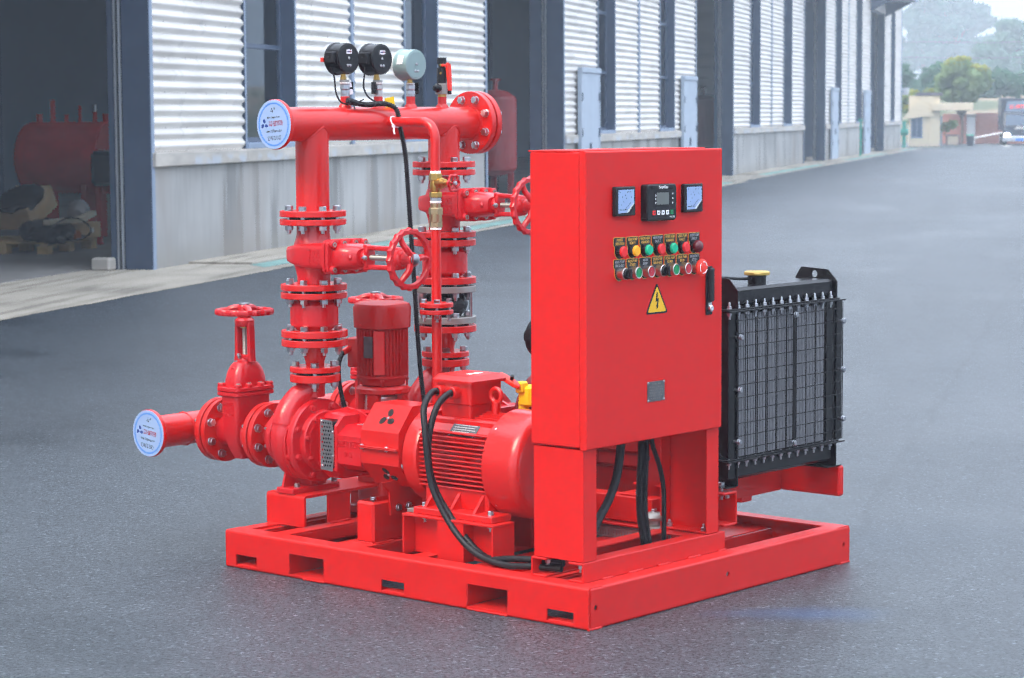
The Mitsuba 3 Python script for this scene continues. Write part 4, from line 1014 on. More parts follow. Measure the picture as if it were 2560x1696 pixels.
# conduits below the cabinet
for pts, r, rib in (([(.535, .20, .60), (.537, .20, .50), (.528, .20, .40), (.530, .20, .30), (.545, .195, .20), (.555, .19, .13)], .0135, True),
                    ([(.562, .20, .60), (.563, .20, .50), (.556, .20, .40), (.556, .20, .30), (.570, .195, .20), (.580, .19, .13)], .0125, True),
                    ([(.430, .20, .60), (.424, .20, .55), (.402, .20, .446), (.360, .20, .37), (.305, .20, .31), (.25, .20, .24)], .0150, False),
                    ([(.585, .20, .60), (.600, .20, .53), (.640, .20, .45), (.663, .20, .37), (.666, .20, .28), (.664, .20, .14)], .0085, False),
                    ([(.345, .24, .60), (.335, .25, .55), (.320, .25, .47), (.310, .25, .40)], .0120, True)):
    pp = spline(pts, 10)
    add(P, 'cable', ribbed(pp, r, .0075, .0022, 12) if rib else tube(pp, r, 12), RUBBER, False if rib else 60)
add(P, 'cable_sleeve', box(.372, .398, .30, .312, .36, .56, .003), BLUEC, 25, 'blue flat cable sleeve')
# yellow throttle lever
k = part(P, 'isolator_switch', 'yellow switch body with a red handle beside the cabinet')
add(k, 'body', cat(box(.575, .65, .74, .80, .62, .695, .008), box(.56, .60, .765, .80, .67, .712, .006), cyl((.60, .79, .60), (.60, .79, .64), .02, 16)), YELB, 25)
add(k, 'handle', xf(loft([sup(.011, .009, -.045, 3), sup(.016, .012, -.03, 3), sup(.017, .012, .03, 3), sup(.010, .008, .048, 3)]), mat4((.9,.25,.1), (-.2,.4,-.8), (.20, -.86, -.46), (.548, .815, .716))), ORANGE, 40)
add(k, 'handle_pin', cyl((.545, .80, .722), (.538, .79, .735), .007, 12), BLACKM)

# ---------------------------------------------------------------- diesel engine (mostly behind the cabinet)
ENG = pbr('engine_shade_red', tint((.17, .004, .006), .10, 9, .05), .42, spec=.4)  # red darkened so the colour carries the shade beneath the cabinet
D = part(P, 'diesel_engine', 'red diesel engine mostly hidden behind the control cabinet')
ex = 1.165
add(D, 'frame_rail', cat(box(.785, .855, .345, 1.30, .205, .298, .004)), REDF, False)
add(D, 'frame_rail', cat(box(1.38, 1.45, .375, 1.30, .205, .298, .004)), REDF, False)
add(D, 'frame_plate', box(.765, 1.00, .285, 1.28, .190, .1985, .002), REDF, False)
add(D, 'frame_tie', box(.856, 1.379, .40, .47, .205, .298, .004), REDF, False)
add(D, 'mount_bracket', cat(box(.79, .90, .395, .403, .20, .56, .002), box(.79, .90, .404, .50, .299, .307, .002)), REDF, False)
for z in (.44, .50): bolt(D, (.815, .395, z), -Y, .012, .012, nut=False)
bolt(D, (.815, .43, .3075), Z, .012, .011, nut=False)
add(D, 'mount', lathe([(.035, 0), (.042, .004), (.040, .014), (.026, .018), (.026, .030), (.040, .034), (.044, .044), (.030, .058), (.012, .062)], (.755, .312, .199), Z, 28), GREYST, 40)
bolt(D, (.755, .312, .26), Z, .01, .011, nut=False)
add(D, 'frame_gusset', box(.832, .90, .47, .478, .1895, .30, .002), REDF, False)
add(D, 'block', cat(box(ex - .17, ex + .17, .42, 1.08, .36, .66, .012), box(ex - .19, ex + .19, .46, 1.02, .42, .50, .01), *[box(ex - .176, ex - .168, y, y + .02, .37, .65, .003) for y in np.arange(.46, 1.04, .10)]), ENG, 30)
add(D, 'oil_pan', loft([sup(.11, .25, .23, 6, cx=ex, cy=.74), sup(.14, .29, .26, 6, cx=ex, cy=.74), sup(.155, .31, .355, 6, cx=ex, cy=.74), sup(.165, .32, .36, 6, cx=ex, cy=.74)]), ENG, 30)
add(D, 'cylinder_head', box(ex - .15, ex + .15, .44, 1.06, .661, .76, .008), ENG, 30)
add(D, 'valve_cover', loft([sup(.12, .29, .7605, 6, cx=ex, cy=.75), sup(.12, .29, .80, 6, cx=ex, cy=.75), sup(.09, .26, .84, 4, cx=ex, cy=.75), sup(.05, .22, .85, 4, cx=ex, cy=.75)]), RED, 35)
add(D, 'exhaust_manifold', cat(cyl((ex + .20, .48, .70), (ex + .20, 1.02, .70), .04, 20), *[cyl((ex + .14, y, .70), (ex + .20, y, .70), .03, 16) for y in (.55, .68, .81, .94)]), RUST, 40)
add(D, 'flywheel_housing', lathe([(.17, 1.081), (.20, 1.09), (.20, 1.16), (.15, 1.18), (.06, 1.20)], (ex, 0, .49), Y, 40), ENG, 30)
add(D, 'coupling', cyl((x2 + .05, 1.20, .47), (x2, 1.245, .46), .06, 24), RED)
add(D, 'air_cleaner', lathe([(.03, -.04), (.03, 0), (.075, .005), (.078, .02), (.078, .23), (.070, .245), (.03, .25)], (.978, 1.05, .830), -Y, 36), BLACK, 30)
add(D, 'fan', cat(cyl((1.27, .37, .70), (1.27, .40, .70), .05, 20), *[xf(box(.04, .20, -.035, .035, -.003, .003, .001), mat4((math.cos(t), 0, math.sin(t)), (-.5 * math.sin(t), .866, .5 * math.cos(t)), (-.866 * math.sin(t), -.5, .866 * math.cos(t)), (1.27, .36, .70))) for t in np.arange(6) * math.pi / 3]), BLACKM, 30)
# slotted cable duct on the frame
duct = part(P, 'cable_duct', 'grey slotted plastic cable duct on the frame')
sl_ = [sg.box(.012 + .0125 * i, .006, .016 + .0125 * i, .030) for i in range(46)]
add(P, 'cable_duct', cat(prism(sg.box(0, 0, .60, .036).difference(shapely.union_all(sl_)), (.790, .90, .139), -Y, Z, .0022), box(.7925, .845, .30, .90, .1755, .179, .001)), GALV, False, key=duct)

# ---------------------------------------------------------------- radiator
R_ = part(P, 'radiator', 'black radiator with wire guard and aluminium core beside the cabinet')
yf = .09
add(R_, 'core', box(.946, 1.522, yf + .012, yf + .085, .452, .968, 0), BLACKM, False)
FINV = shape(box(-.0017, .0017, yf + .007, yf + .0118, .455, .965, 0), ALU, False)
for g in range(9):
    xg = .948 + .0642 * g
    for j in range(6):
        add(R_, 'core_fin', FINV, None, to=mat4(X, Y, Z, (xg + .0062 + .0096 * j, 0, 0)))
zig = []
for g in range(9):
    xg = .948 + .0642 * g
    for j in range(5):
        xa = xg + .0062 + .0096 * j
        zz = np.arange(.456, .964, .0062)
        zig.append(np.array([[xa + .0018, yf + .0105, z_] for z_ in zz]))
vs, fs = [], []
for arr in zig:
    for (xa, ya, za) in arr:
        b_ = len(vs); vs += [(xa, ya, za), (xa + .006, ya, za + .0026), (xa + .006, ya, za + .0040), (xa, ya, za + .0014)]; fs += [(b_, b_ + 1, b_ + 2), (b_, b_ + 2, b_ + 3)]
add(R_, 'core_louvre', trimesh.Trimesh(np.array(vs), np.array(fs), process=False), ALU, False, kind='stuff')
for xa in (.945, 1.578):
    pr = sg.Polygon([(.085, .352), (.27, .352), (.27, 1.06), (.245, 1.098), (.125, 1.092), (.085, 1.050)]).difference(sg.Point(.185, 1.073).buffer(.013))
    add(R_, 'side_plate', prism(pr, (xa, 0, 0), Y, Z, .005), BLACK, False)
    add(R_, 'foot', box(xa - .055 if xa < 1 else xa - .045, xa + .005 if xa < 1 else xa + .05, .0905, .20, .3475, .3518, .001), BLACK, False)
add(R_, 'cover_strip', box(1.5225, 1.6275, yf + .002, yf + .006, .450, .975, .001), BLACK, False)
add(R_, 'cover_strip', box(.900, .9445, yf + .002, yf + .006, .380, .975, .001), BLACK, False)
add(R_, 'header_tank', box(.9505, 1.5775, .10, .235, .992, 1.058, .010), BLACK, 25)
add(R_, 'header_tank', box(.9505, 1.5775, .10, .235, .372, .438, .010), BLACK, 25)
for z0 in (.9745, .4395):
    add(R_, 'clamp_bar', box(.885, 1.630, yf - .012, .26, z0, z0 + .006, .001), BLACK, 25)
    add(R_, 'clamp_bar', box(.885, 1.600, yf - .006, .26, z0 + .0065, z0 + .012, .001), BLACK, 25)
for i in range(13):
    x = .904 + (1.548 - .904) * i / 12
    bolt(R_, (x, yf + .002, .9870), Z, .012, .0085, nut=True); add(R_, 'stud', lathe([(.0045, 0), (.0045, .014), (.002, .018)], (x, yf + .002, .995), Z, 10), STEEL)
    bolt(R_, (x, yf + .002, .4390), -Z, .012, .0085, nut=False); add(R_, 'stud', lathe([(.004, 0), (.004, .014), (.002, .016)], (x, yf + .002, .431), -Z, 10), STEEL)
ck_ = part(R_, 'filler_cap', 'gold filler cap')
add(R_, 'filler_cap', cat(lathe([(.044, 1.091), (.047, 1.094), (.047, 1.102), (.040, 1.106), (0, 1.107)], (1.175, .165, 0), Z, 36), xf(box(-.058, .058, -.014, .014, 1.093, 1.101, .003), mat4((.8, .6, 0), (-.6, .8, 0), Z, (1.175, .165, 0)))), pbr('dull_gold', (.50, .34, .08), .42, metallic=.3), 35, key=ck_)
add(R_, 'filler_neck', cyl((1.175, .165, 1.055), (1.175, .165, 1.0915), .033, 28), BLACK)
add(R_, 'overflow_hose', tube(spline([(1.15, .17, 1.079), (1.08, .18, 1.082), (1.0, .20, 1.088), (.93, .22, 1.075), (.87, .24, 1.03)], 8), .0055, 10), RUBBER, 60)
add(R_, 'drain_hose', tube(spline([(.885, .16, .55), (.89, .14, .49), (.905, .12, .455), (.935, .11, .448)], 8), .005, 8), RUBBER, 60)
# wire guard
wm = []
for i, z in enumerate(np.linspace(.486, .945, 11)):
    wv = .0015 * math.sin(i * 2.1)
    add(R_, 'guard_wire', cyl((.924, yf - .012, z), (1.606, yf - .012 + wv, z + wv), .0017, 8, 0), BLACKM, 40)
for i, x in enumerate(np.linspace(.928, 1.603, 12)):
    add(R_, 'guard_wire', cyl((x, yf - .0165, .455), (x, yf - .0165, .972), .0018, 8, 0), BLACKM, 40)
add(R_, 'guard_bar', cyl((1.280, yf - .018, .452), (1.280, yf - .018, .972), .0055, 8, 0), BLACKM, 40)
for x, z in ((.940, .886), (.934, .699), (.930, .514), (1.282, .944), (1.276, .474), (1.597, .900), (1.597, .716), (1.599, .531)):
    bolt(R_, (x, yf - .020, z), -Y, .02, .0105, nut=False, name='guard_bolt')
# support arms
add(R_, 'arm', cat(box(.943, .951, .088, .50, .214, .3345, .003), box(.872, .9428, .088, .50, .3265, .3345, .002), box(.872, .9428, .088, .50, .214, .222, .002)), REDF, 25)
add(R_, 'arm', cat(box(1.610, 1.644, .088, .36, .230, .3465, .007)), REDF, 25)
add(R_, 'cross_arm', box(.9515, 1.6095, .352, .36, .230, .3465, .002), REDF, 25)
bolt(R_, (.912, .13, .3522), Z, .02, .0125, nut=True)
bolt(R_, (.905, .10, .322), -Z, .004, .009, nut=False)


# ================================================================== THE SETTING
def quadsheet(pts, z):
    pts = [np.array([p[0], p[1], z]) for p in pts]
    return trimesh.Trimesh(np.array(pts), np.array([[0, i, i + 1] for i in range(1, len(pts) - 1)]), process=False)
add(None, 'asphalt_yard', trimesh.Trimesh(np.array([[-300, -300, 0], [480, -300, 0], [480, 420, 0], [-300, 420, 0.0]]), np.array([[0, 1, 2], [0, 2, 3]]), process=False), 'asphalt', False, kind='structure', label='dark grey fine asphalt yard')

def fbox(s0, s1, n0, n1, z0, z1, b=.004):
    return xf(box(s0, s1, n0, n1, z0, z1, b), mat4(FD, FN, Z, FO))
B = thing('factory_building', 'long factory hall clad in white corrugated sheet with slate-blue doors and windows', 'factory')
DOORS = [(-7.05, -1.41), (12.66, 18.28), (32.62, 38.38), (53.15, 58.84), (74.35, 80.2)]
END = 88.5
BAYS = [dict(c=[(-1.41, 1.44), (3.30, 5.52), (5.70, 7.99), (9.80, 12.60)], w=[(1.46, 3.28), (8.01, 9.78)], t=5.61),
        dict(c=[(18.30, 21.25), (22.98, 25.42), (25.62, 27.86), (29.72, 32.55)], w=[(21.27, 22.96), (27.88, 29.70)], t=25.52),
        dict(c=[(38.40, 41.42), (43.30, 45.60), (45.84, 48.22), (50.12, 53.08)], w=[(41.44, 43.28), (48.24, 50.10)], t=45.72),
        dict(c=[(58.86, 61.92), (63.82, 66.15), (66.40, 68.88), (70.92, 74.28)], w=[(61.94, 63.80), (68.90, 70.90)], t=66.28),
        dict(c=[(80.22, 83.30), (85.15, END)], w=[(83.32, 85.12)], t=None)]
ZS, ZT, PITCH, AMP = 1.292, 8.0, .1310, .019
def cladding(s0, s1, z0=ZS, z1=ZT):
    k = int((z1 - z0) / PITCH * 10); z = np.linspace(z0, z1, k)
    ph = (z - ZS) / PITCH * 2 * np.pi
    w = np.cos(ph) ; w = np.sign(w) * np.abs(w) ** .75
    nn_ = .010 + AMP * w - AMP
    a = np.array([LOC(s0, n_, z_) for n_, z_ in zip(nn_, z)]); b_ = np.array([LOC(s1, n_, z_) for n_, z_ in zip(nn_, z)])
    v = np.vstack([a, b_]); f = []
    for i in range(k - 1): f += [(i, k + i, k + i + 1), (i, k + i + 1, i + 1)]
    return trimesh.Trimesh(v, np.array(f), process=False)
ZW = 6.30      # window head
for bi, bay in enumerate(BAYS):
    s0, s1 = bay['c'][0][0], bay['c'][-1][1]
    add(B, 'plinth', fbox(s0 + .03, s1, -.0, .22, -.05, 1.125, .006), 'plinth_render', 25)
    L = s1 - s0; m = max(2, int(round(L / 2.8)))
    for i in range(m):
        add(B, 'sill', fbox(s0 - .0 + L * i / m + .003, s0 + L * (i + 1) / m - .003, -.075, .16, 1.130, 1.288, .010), 'sill_stone', 25)
    for c in bay['c']:
        add(B, 'cladding_panel', cladding(*c), 'white_cladding', True)
        add(B, 'wall_liner', fbox(c[0] + .02, c[1] - .02, .05, .20, 1.29, ZT, 0), HALLW, False)
    if bay['t']:
        t = bay['t']; add(B, 'downpipe', fbox(t - .055, t + .055, -.03, .045, 1.29, ZT, .008), FRAMEL, 25)
    for w0, w1 in bay['w']:
        wk_ = part(B, 'window')
        add(wk_, 'reveal', cat(fbox(w0, w0 + .035, -.03, .22, 1.29, ZW, .003), fbox(w1 - .035, w1, -.03, .22, 1.29, ZW, .003), fbox(w0 + .036, w1 - .036, -.03, .22, ZW - .04, ZW, .003)), FRAME, 25)
        add(wk_, 'trim', cat(fbox(w0 - .015, w0 + .034, -.036, -.0305, 1.29, ZW, .001), fbox(w1 - .034, w1 + .015, -.036, -.0305, 1.29, ZW, .001)), FRAMEL, 25)
        add(wk_, 'sill', fbox(w0 + .036, w1 - .036, -.05, .20, 1.2895, 1.36, .006), FRAMEL, 25)
        fr = [fbox(w0 + .036, w0 + .10, .15, .20, 1.361, ZW - .041, .004), fbox(w1 - .10, w1 - .036, .15, .20, 1.361, ZW - .041, .004)]
        zz = [1.361, 2.52, 3.75, 5.0, ZW - .10]
        for z_ in zz: fr.append(fbox(w0 + .101, w1 - .101, .155, .195, z_, z_ + .06, .004))
        add(wk_, 'frame', cat(*fr), FRAME, 25)
        for za, zb_ in zip(zz[:-1], zz[1:]):
            q = [LOC(w0 + .10, .178, za + .06), LOC(w1 - .10, .178, za + .06), LOC(w1 - .10, .178, zb_), LOC(w0 + .10, .178, zb_)]
            add(wk_, 'pane', trimesh.Trimesh(np.array(q), np.array([[0, 1, 2], [0, 2, 3]]), process=False), 'dimmed_pane', False)
        add(B, 'cladding_panel', cladding(w0, w1, ZW + .004, ZT), 'white_cladding', True)
        add(B, 'wall_liner', fbox(w0 + .0, w1 - .0, .05, .20, ZW + .01, ZT, 0), HALLW, False)
        add(B, 'wall_liner', fbox(w0 + .0, w1 - .0, .02, .20, 1.13, 1.288, 0), HALLW, False)
DH = 6.0
for di, (d0, d1) in enumerate(DOORS):
    k = part(B, 'gate_opening')
    for sx, sgn in ((d1, 1), (d0, -1)):
        a_, b_ = (sx - .012, sx + .0) if sgn > 0 else (sx, sx + .012)
        add(k, 'jamb', fbox(a_, b_, -.02, .30, 0.0, DH, .002), FRAME, 25)
        add(k, 'corner_trim', fbox(sx - .02 if sgn > 0 else sx - .06, sx + .06 if sgn > 0 else sx + .02, -.035, -.0205, .0, DH, .002), FRAMEL, 25)
        for n_ in (.315, .365):
            q0, q1 = (sx - .05, sx - .0) if sgn > 0 else (sx + .0, sx + .05)
            add(k, 'guide_rail', fbox(q0, q1, n_, n_ + .018, .0, DH + .3, .002), RAIL, 25)
        q0, q1 = (sx - .03, sx + .28) if sgn > 0 else (sx - .28, sx + .03)
        add(k, 'column', fbox(q0, q1, .40, .40 + (.07, .24, .10, .30, .20)[di], .0, 7.6, .01), FRAME, 25)
        add(k, 'bumper', fbox(sx - .24 if sgn > 0 else sx + .04, sx - .04 if sgn > 0 else sx + .24, .40, .62, .0, .14, .02), 'sill_stone', 25)
    add(k, 'cladding_panel', cladding(d0, d1, DH + .05, ZT), 'white_cladding', True)
    add(k, 'lintel', fbox(d0, d1, .05, .28, DH, ZT, .004), FRAME, 25)
    cn = add(B, 'canopy', fbox(d0 - .55, d1 + .55, -1.42, -.04, 6.55, 6.78, .01), FRAMEL, 25)
    for q in (d0 - .2, d1 + .2):
        add(cn, 'bracket', xf(prism(sg.Polygon([(0, 0), (1.2, .0), (0, -.62)]), (0, 0, 0), X, Z, .06), mat4(-FN, FD, Z, LOC(q, -.035, 6.545))), FRAME, 25)
add(B, 'wall_end', fbox(END, END + .2, .0, 14.0, -.05, ZT, .01), 'white_cladding', 25)
add(B, 'corner_trim', fbox(END - .02, END + .22, -.035, -.001, 1.29, ZT, .004), FRAMEL, 25)
add(B, 'cladding_panel', cladding(-26, -7.1), 'white_cladding', True)
add(B, 'plinth', fbox(-26, -7.1, .0, .22, -.05, 1.125, .006), 'plinth_render', 25)
add(B, 'wall_liner', fbox(-26, -7.1, .05, .20, 1.13, ZT, 0), HALLW, False)
add(B, 'hall_wall', fbox(-26, END, 13.0, 13.2, -.05, 8.0, 0), HALLW, False)
add(B, 'hall_wall', fbox(-26.2, -26, .0, 13.2, -.05, 8.0, 0), HALLW, False)
add(B, 'roof', fbox(-26.4, END + .4, -.35, 13.4, 8.01, 8.35, .02), FRAME, 25)
for sx in range(-20, 88, 10):
    add(B, 'hall_column', fbox(sx - .15, sx + .15, 12.6, 12.95, .0, 7.9, .01), FRAME, 25)
add(None, 'hall_floor_slab', fbox(-26, END, .69, 13.0, -.2, .012, 0), 'hall_floor', False, kind='structure')
# steel doors standing proud of the plinth
for i, (s0, s1, zt) in enumerate(((19.35, 20.96, 2.50), (30.39, 32.10, 2.50), (60.20, 62.02, 2.52), (71.3, 73.5, 2.52))):
    k = part(B, 'steel_door', 'pale blue steel double door')
    add(k, 'frame', cat(fbox(s0 - .05, s0, -.14, -.06, .0, zt, .006), fbox(s1, s1 + .05, -.14, -.06, .0, zt, .006), fbox(s0 - .05, s1 + .05, -.16, -.06, zt, zt + .10, .006)), PALEB, 25)
    mid = (s0 + s1) / 2
    for a_, b_ in ((s0 + .004, mid - .004), (mid + .004, s1 - .004)):
        add(k, 'leaf', fbox(a_, b_, -.125, -.085, .012, zt - .004, .004), PALEB, 25)
    for z_ in (.55, 1.25, 1.95):
        for q in (s0 + .0, s1 - .06): add(k, 'hinge', fbox(q, q + .05, -.155, -.1255, z_, z_ + .16, .004), FRAME, 25)
    add(k, 'handle', fbox(mid - .07, mid - .02, -.16, -.1255, .92, 1.12, .004), FRAME, 25)
# ground in front of the hall
def fsheet(pts, z):
    v, f = trimesh.creation.triangulate_polygon(sg.Polygon(pts), engine='earcut')
    return trimesh.Trimesh(np.array([LOC(s_, n_, z) for s_, n_ in v]), f, process=False)
def wob(s0, s1, n0, amp, seed):
    q = np.arange(s0, s1, .12); r = np.random.default_rng(seed)
    return [(a, n0 + amp * (meshkit.fbm(np.array([a * 1.7, seed, 0.5])) - .5) * 2) for a in q]
for i, bay in enumerate(BAYS):
    s0, s1 = bay['c'][0][0], bay['c'][-1][1]
    q = -1.32 if i < 2 else -1.08
    add(None, 'concrete_strip', fbox(s0 + 1.05, s1 - .2, q + .54, .0, -.05, .030, .008), 'concrete_apron', 25, kind='structure')
    add(None, 'drain_channel', fsheet([(s0 + .55, q + .20), (s1 - .7, q + .20), (s1 - .7, q + .535), (s0 + .95, q + .535)], .008), TEAL, False, kind='structure', label='drain channel painted faded teal along the hall')
    add(None, 'concrete_edging', fsheet(wob(s0 + .3, s1 + .3, q, .04, i) + [(s1 + .3, q + .19), (s0 + .3, q + .19)], .006), 'concrete_apron', False, kind='structure')
for i, (d0, d1) in enumerate(DOORS):
    q = -1.33 if i < 2 else -1.10
    dl = d0 - (8 if i == 0 else .4)
    add(None, 'door_apron', fsheet(wob(dl, d1 + .6, q, .05, 30 + i) + [(d1 + 1.0, q + .3), (d1 + 2.4, -.0), (d1 + .0, .0), (d1 + .0, .70), (dl, .70)], .0045), 'concrete_apron', False, kind='structure', label='weathered concrete apron in front of the gate')
# ---- things inside the hall
def hall(name, label, cat, group=None): return thing(name, label, cat, group)
def lm(s_, n_, z_=0, rot=0.0):
    c, q = math.cos(rot), math.sin(rot)
    return mat4(FD * c + FN * q, -FD * q + FN * c, Z, LOC(s_, n_, z_))
# pallet
k = hall('wooden_pallet', 'wooden pallet with junk piled on it on the hall floor', 'pallet')
MP = lm(.98, 2.40, .012)
for i in range(7): add(k, 'deck_board', box(.0 + .21 * i, .17 + .21 * i, 0, 1.9, .12, .145), WOOD, False, to=MP)
for j in (0, .55, 1.1, 1.75):
    add(k, 'runner', box(0, 1.43, j, j + .10, .095, .1195), WOOD, False, to=MP)
    for i in (0, .62, 1.28): add(k, 'block', box(i, i + .15, j - .0, j + .14, .0, .0945), WOOD, False, to=MP)
MC = MP @ np.array([[.95, 0, 0, .12], [0, .95, 0, -.12], [0, 0, .70, .0436], [0, 0, 0, 1.0]])
k = hall('cardboard_box', 'flat cardboard box at the foot of the leaning one on the pallet', 'box')
add(k, 'carton', box(.55, 1.35, .05, .65, .1455, .42), CARD, False, to=MC); add(k, 'tape', box(.54, 1.352, .32, .38, .15, .423, .0), CARDL, False, to=MC)
add(k, 'label', box(1.02, 1.12, .045, .0505, .24, .32, 0), WHITE, False, to=MC)
k = hall('cardboard_box', 'large tilted cardboard box with a black bag over its top', 'box')
TB = MC @ mat4((.88, 0, .47), Y, (-.47, 0, .88), (.36, .55, .33))
add(k, 'carton', box(0, .85, 0, .50, 0, .42, .004), CARD, False, to=TB); add(k, 'end_panel', box(.851, .858, .01, .49, .01, .41, 0), CARDL, False, to=TB)
add(k, 'hole_dark_patch', box(.8585, .862, .20, .30, .24, .30, 0), DARK, False, to=TB)  # dark block on the panel, coloured as the shade inside a hole
v = trimesh.creation.icosphere(3); v.vertices *= [.46, .30, .13]; v.vertices += [.36, .24, .43]; v.vertices += (meshkit.fbm(v.vertices * 7) - .5)[:, None] * .12
add(None, 'plastic_sheet', v, RUBBER, 60, to=TB, label='crumpled black plastic draped on the tilted box', cat='plastic sheet')
k = hall('steel_profile', 'beige painted steel profile lying on the pallet', 'steel beam')
add(k, 'web', box(-.45, .62, -.08, .02, .47, .56, .004), BEIGE, False, to=MC); add(k, 'end_piece', xf(box(.63, 1.0, -.06, .04, .47, .56, .004), mat4((.97, 0, .24), Y, (-.24, 0, .97), (.13, 0, -.14))), BEIGE, False, to=MC)
k = hall('machine_part', 'dark greasy machine part under the beige profile', 'machine part')
v = trimesh.creation.icosphere(3); v.vertices *= [.55, .30, .20]; v.vertices += [.15, .25, .32]; v.vertices += (meshkit.fbm(v.vertices * 6) - .5)[:, None] * .25
add(k, 'lump', v, BLACKM, 30, to=MC)
for q in range(5): add(k, 'stud', cyl((.0 + .15 * q, -.05, .2 + .05 * (q % 2)), (.0 + .15 * q, .1, .25), .03, 10), GREYST, 30, to=MC)
add(k, 'wheel', cyl((.36, -.09, .24), (.36, -.04, .24), .085, 20), pbr('rusty_orange', (.35, .10, .03), .6), 30, to=MC)
k = hall('rubber_hose', 'black rubber hose looped in front of the dark machine part', 'hose')
t_ = np.linspace(0, 2 * np.pi, 40)
add(k, 'loop', tube(np.stack([.02 + .62 * np.cos(t_), -.12 + .05 * np.sin(2 * t_), .37 + .20 * np.sin(t_)], 1), .014, 8), RUBBER, 60, to=MC)
v = trimesh.creation.icosphere(3); v.vertices *= [.17, .15, .22]; v.vertices += (meshkit.fbm(v.vertices * 9 + 3) - .5)[:, None] * .16
add(None, 'plastic_bag', v, BAG, 25, to=MC @ mat4(X, Y, Z, (1.22, .30, .60)), label='pale plastic bag standing on the flat cardboard box', cat='plastic bag')
# horizontal tank
k = hall('storage_tank', 'big red horizontal tank with stubs on top behind the pallet', 'tank')
MT = mat4(FN, -FD, Z, LOC(4.15, 2.98, .05))
add(k, 'shell', lathe([(0, -.002), (.47, 0), (.485, .006), (.485, 1.12), (.46, 1.18), (.36, 1.24), (.2, 1.275), (0, 1.285)], (0, 0, 1.085), X, 48), RUST, 30, to=MT)
add(k, 'end_plate', lathe([(.465, .0), (.465, .012)], (-.0025, 0, 1.085), -X, 44), REDD, False, to=MT)
for q in (.20, .92): add(k, 'saddle', box(q, q + .08, -.34, .34, .0, .74, .005), REDD, 25, to=MT)
for q, h, r in ((.82, .30, .035), (.42, .22, .022), (.20, .14, .03), (.62, .10, .03)): add(k, 'stub', cyl((q, 0, 1.55), (q, 0, 1.57 + h), r, 16), REDD, 30, to=MT)
add(k, 'lug', box(1.00, 1.04, -.06, .06, 1.55, 1.68), REDD, False, to=MT); add(k, 'lug', box(.02, .06, -.06, .06, 1.55, 1.68), REDD, False, to=MT)
add(k, 'cock', cyl((.20, 0, 1.70), (.20, 0, 1.80), .025, 12), STEEL, 30, to=MT)
k = hall('fuel_tank', 'dark box-shaped tank with a pale strap beside the gate column', 'fuel tank')
MF = lm(3.05, 2.35, 0)
add(k, 'shell', box(.0, .9, .0, .42, .78, 1.24, .05), TARM, 30, to=MF); add(k, 'strap', cat(box(.26, .29, -.006, .0, .78, 1.24, 0), box(.26, .29, -.006, .425, 1.2405, 1.246, 0)), RAIL, False, to=MF)
add(k, 'stand', cat(box(.05, .12, .06, .12, .0, .778), box(.78, .85, .06, .12, .0, .778), box(.05, .12, .30, .36, .0, .778), box(.78, .85, .30, .36, .0, .778)), REDD, 25, to=MF)
k = hall('steel_stand', 'dark red steel stand with a splayed foot just inside the gate', 'stand')
MS = lm(2.62, 1.25, .012)
add(k, 'post', loft([sup(.28, .16, .0, 6), sup(.26, .15, .04, 6), sup(.16, .10, .16, 6), sup(.14, .09, .35, 6), sup(.14, .09, .80, 6)]), REDD, 25, to=MS)
# tanks behind the other gates
def vtank(s_, n_, r, h, z0, mat, label, old=False):
    k = hall('pressure_tank', label, 'tank')
    M = lm(s_, n_, 0)
    add(k, 'shell', lathe([(0, z0 - .12), (r * .6, z0 - .09), (r * .95, z0), (r, z0 + .06), (r, h - .06), (r * .95, h), (r * .6, h + .10), (r * .12, h + .14)], n=40), mat, 30, to=M)
    add(k, 'neck', cat(cyl((0, 0, h + .12), (0, 0, h + .34), .05, 16), cyl((0, 0, h + .30), (0, 0, h + .34), .10, 20)), mat, 30, to=M)
    for j in range(3):
        t = j * 2.1 + .4; add(k, 'leg', box(r * .75 * math.cos(t) - .05, r * .75 * math.cos(t) + .05, r * .75 * math.sin(t) - .05, r * .75 * math.sin(t) + .05, .012, z0), mat, 25, to=M)
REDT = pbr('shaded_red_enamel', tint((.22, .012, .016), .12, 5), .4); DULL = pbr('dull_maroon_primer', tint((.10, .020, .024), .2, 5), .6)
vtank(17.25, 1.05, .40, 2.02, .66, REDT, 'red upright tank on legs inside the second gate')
v = trimesh.creation.icosphere(3); v.vertices *= [.75, .5, .42]; v.vertices += (meshkit.fbm(v.vertices * 4 + 1) - .5)[:, None] * .5
add(None, 'scrap_heap', v, BLACKM, 20, to=lm(20.2, 2.3, .42), label='dark scrap heap beside the red upright tank', cat='scrap heap')
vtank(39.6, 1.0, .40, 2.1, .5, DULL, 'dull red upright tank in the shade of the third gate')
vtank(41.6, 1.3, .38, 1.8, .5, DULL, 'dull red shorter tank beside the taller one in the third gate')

# ---- far end of the yard
FW2 = np.array([math.cos(.555), math.sin(.555), 0]); RT2 = np.array([math.sin(.555), -math.cos(.555), 0])   # away from / to the right of the yard's end
def FAR(px, d, z=0.0):
    """ground point at bearing given by the photo column, d metres away along the view"""
    ray = FW + _r * ((px - 1280) / 5875.3)
    ray = ray / (ray @ FW)
    h = np.array([ray[0], ray[1], 0]); return np.array([CAM[0], CAM[1], 0]) + h * d + Z * z
def fm(px, d, z=0): return mat4(RT2, FW2, Z, FAR(px, d, z))
g = thing('gatehouse', 'cream gatehouse with a flat canopy and slanted wing wall at the end of the yard', 'gatehouse')
M = fm(2312, 119)
add(g, 'wall', cat(box(-.9, .62, .0, 2.6, -.1, 2.55, .01)), CREAM, 25, to=M)
add(g, 'roof', box(-.55, .75, -.1, 2.7, 2.551, 2.70, .01), ROOFD, 25, to=M)
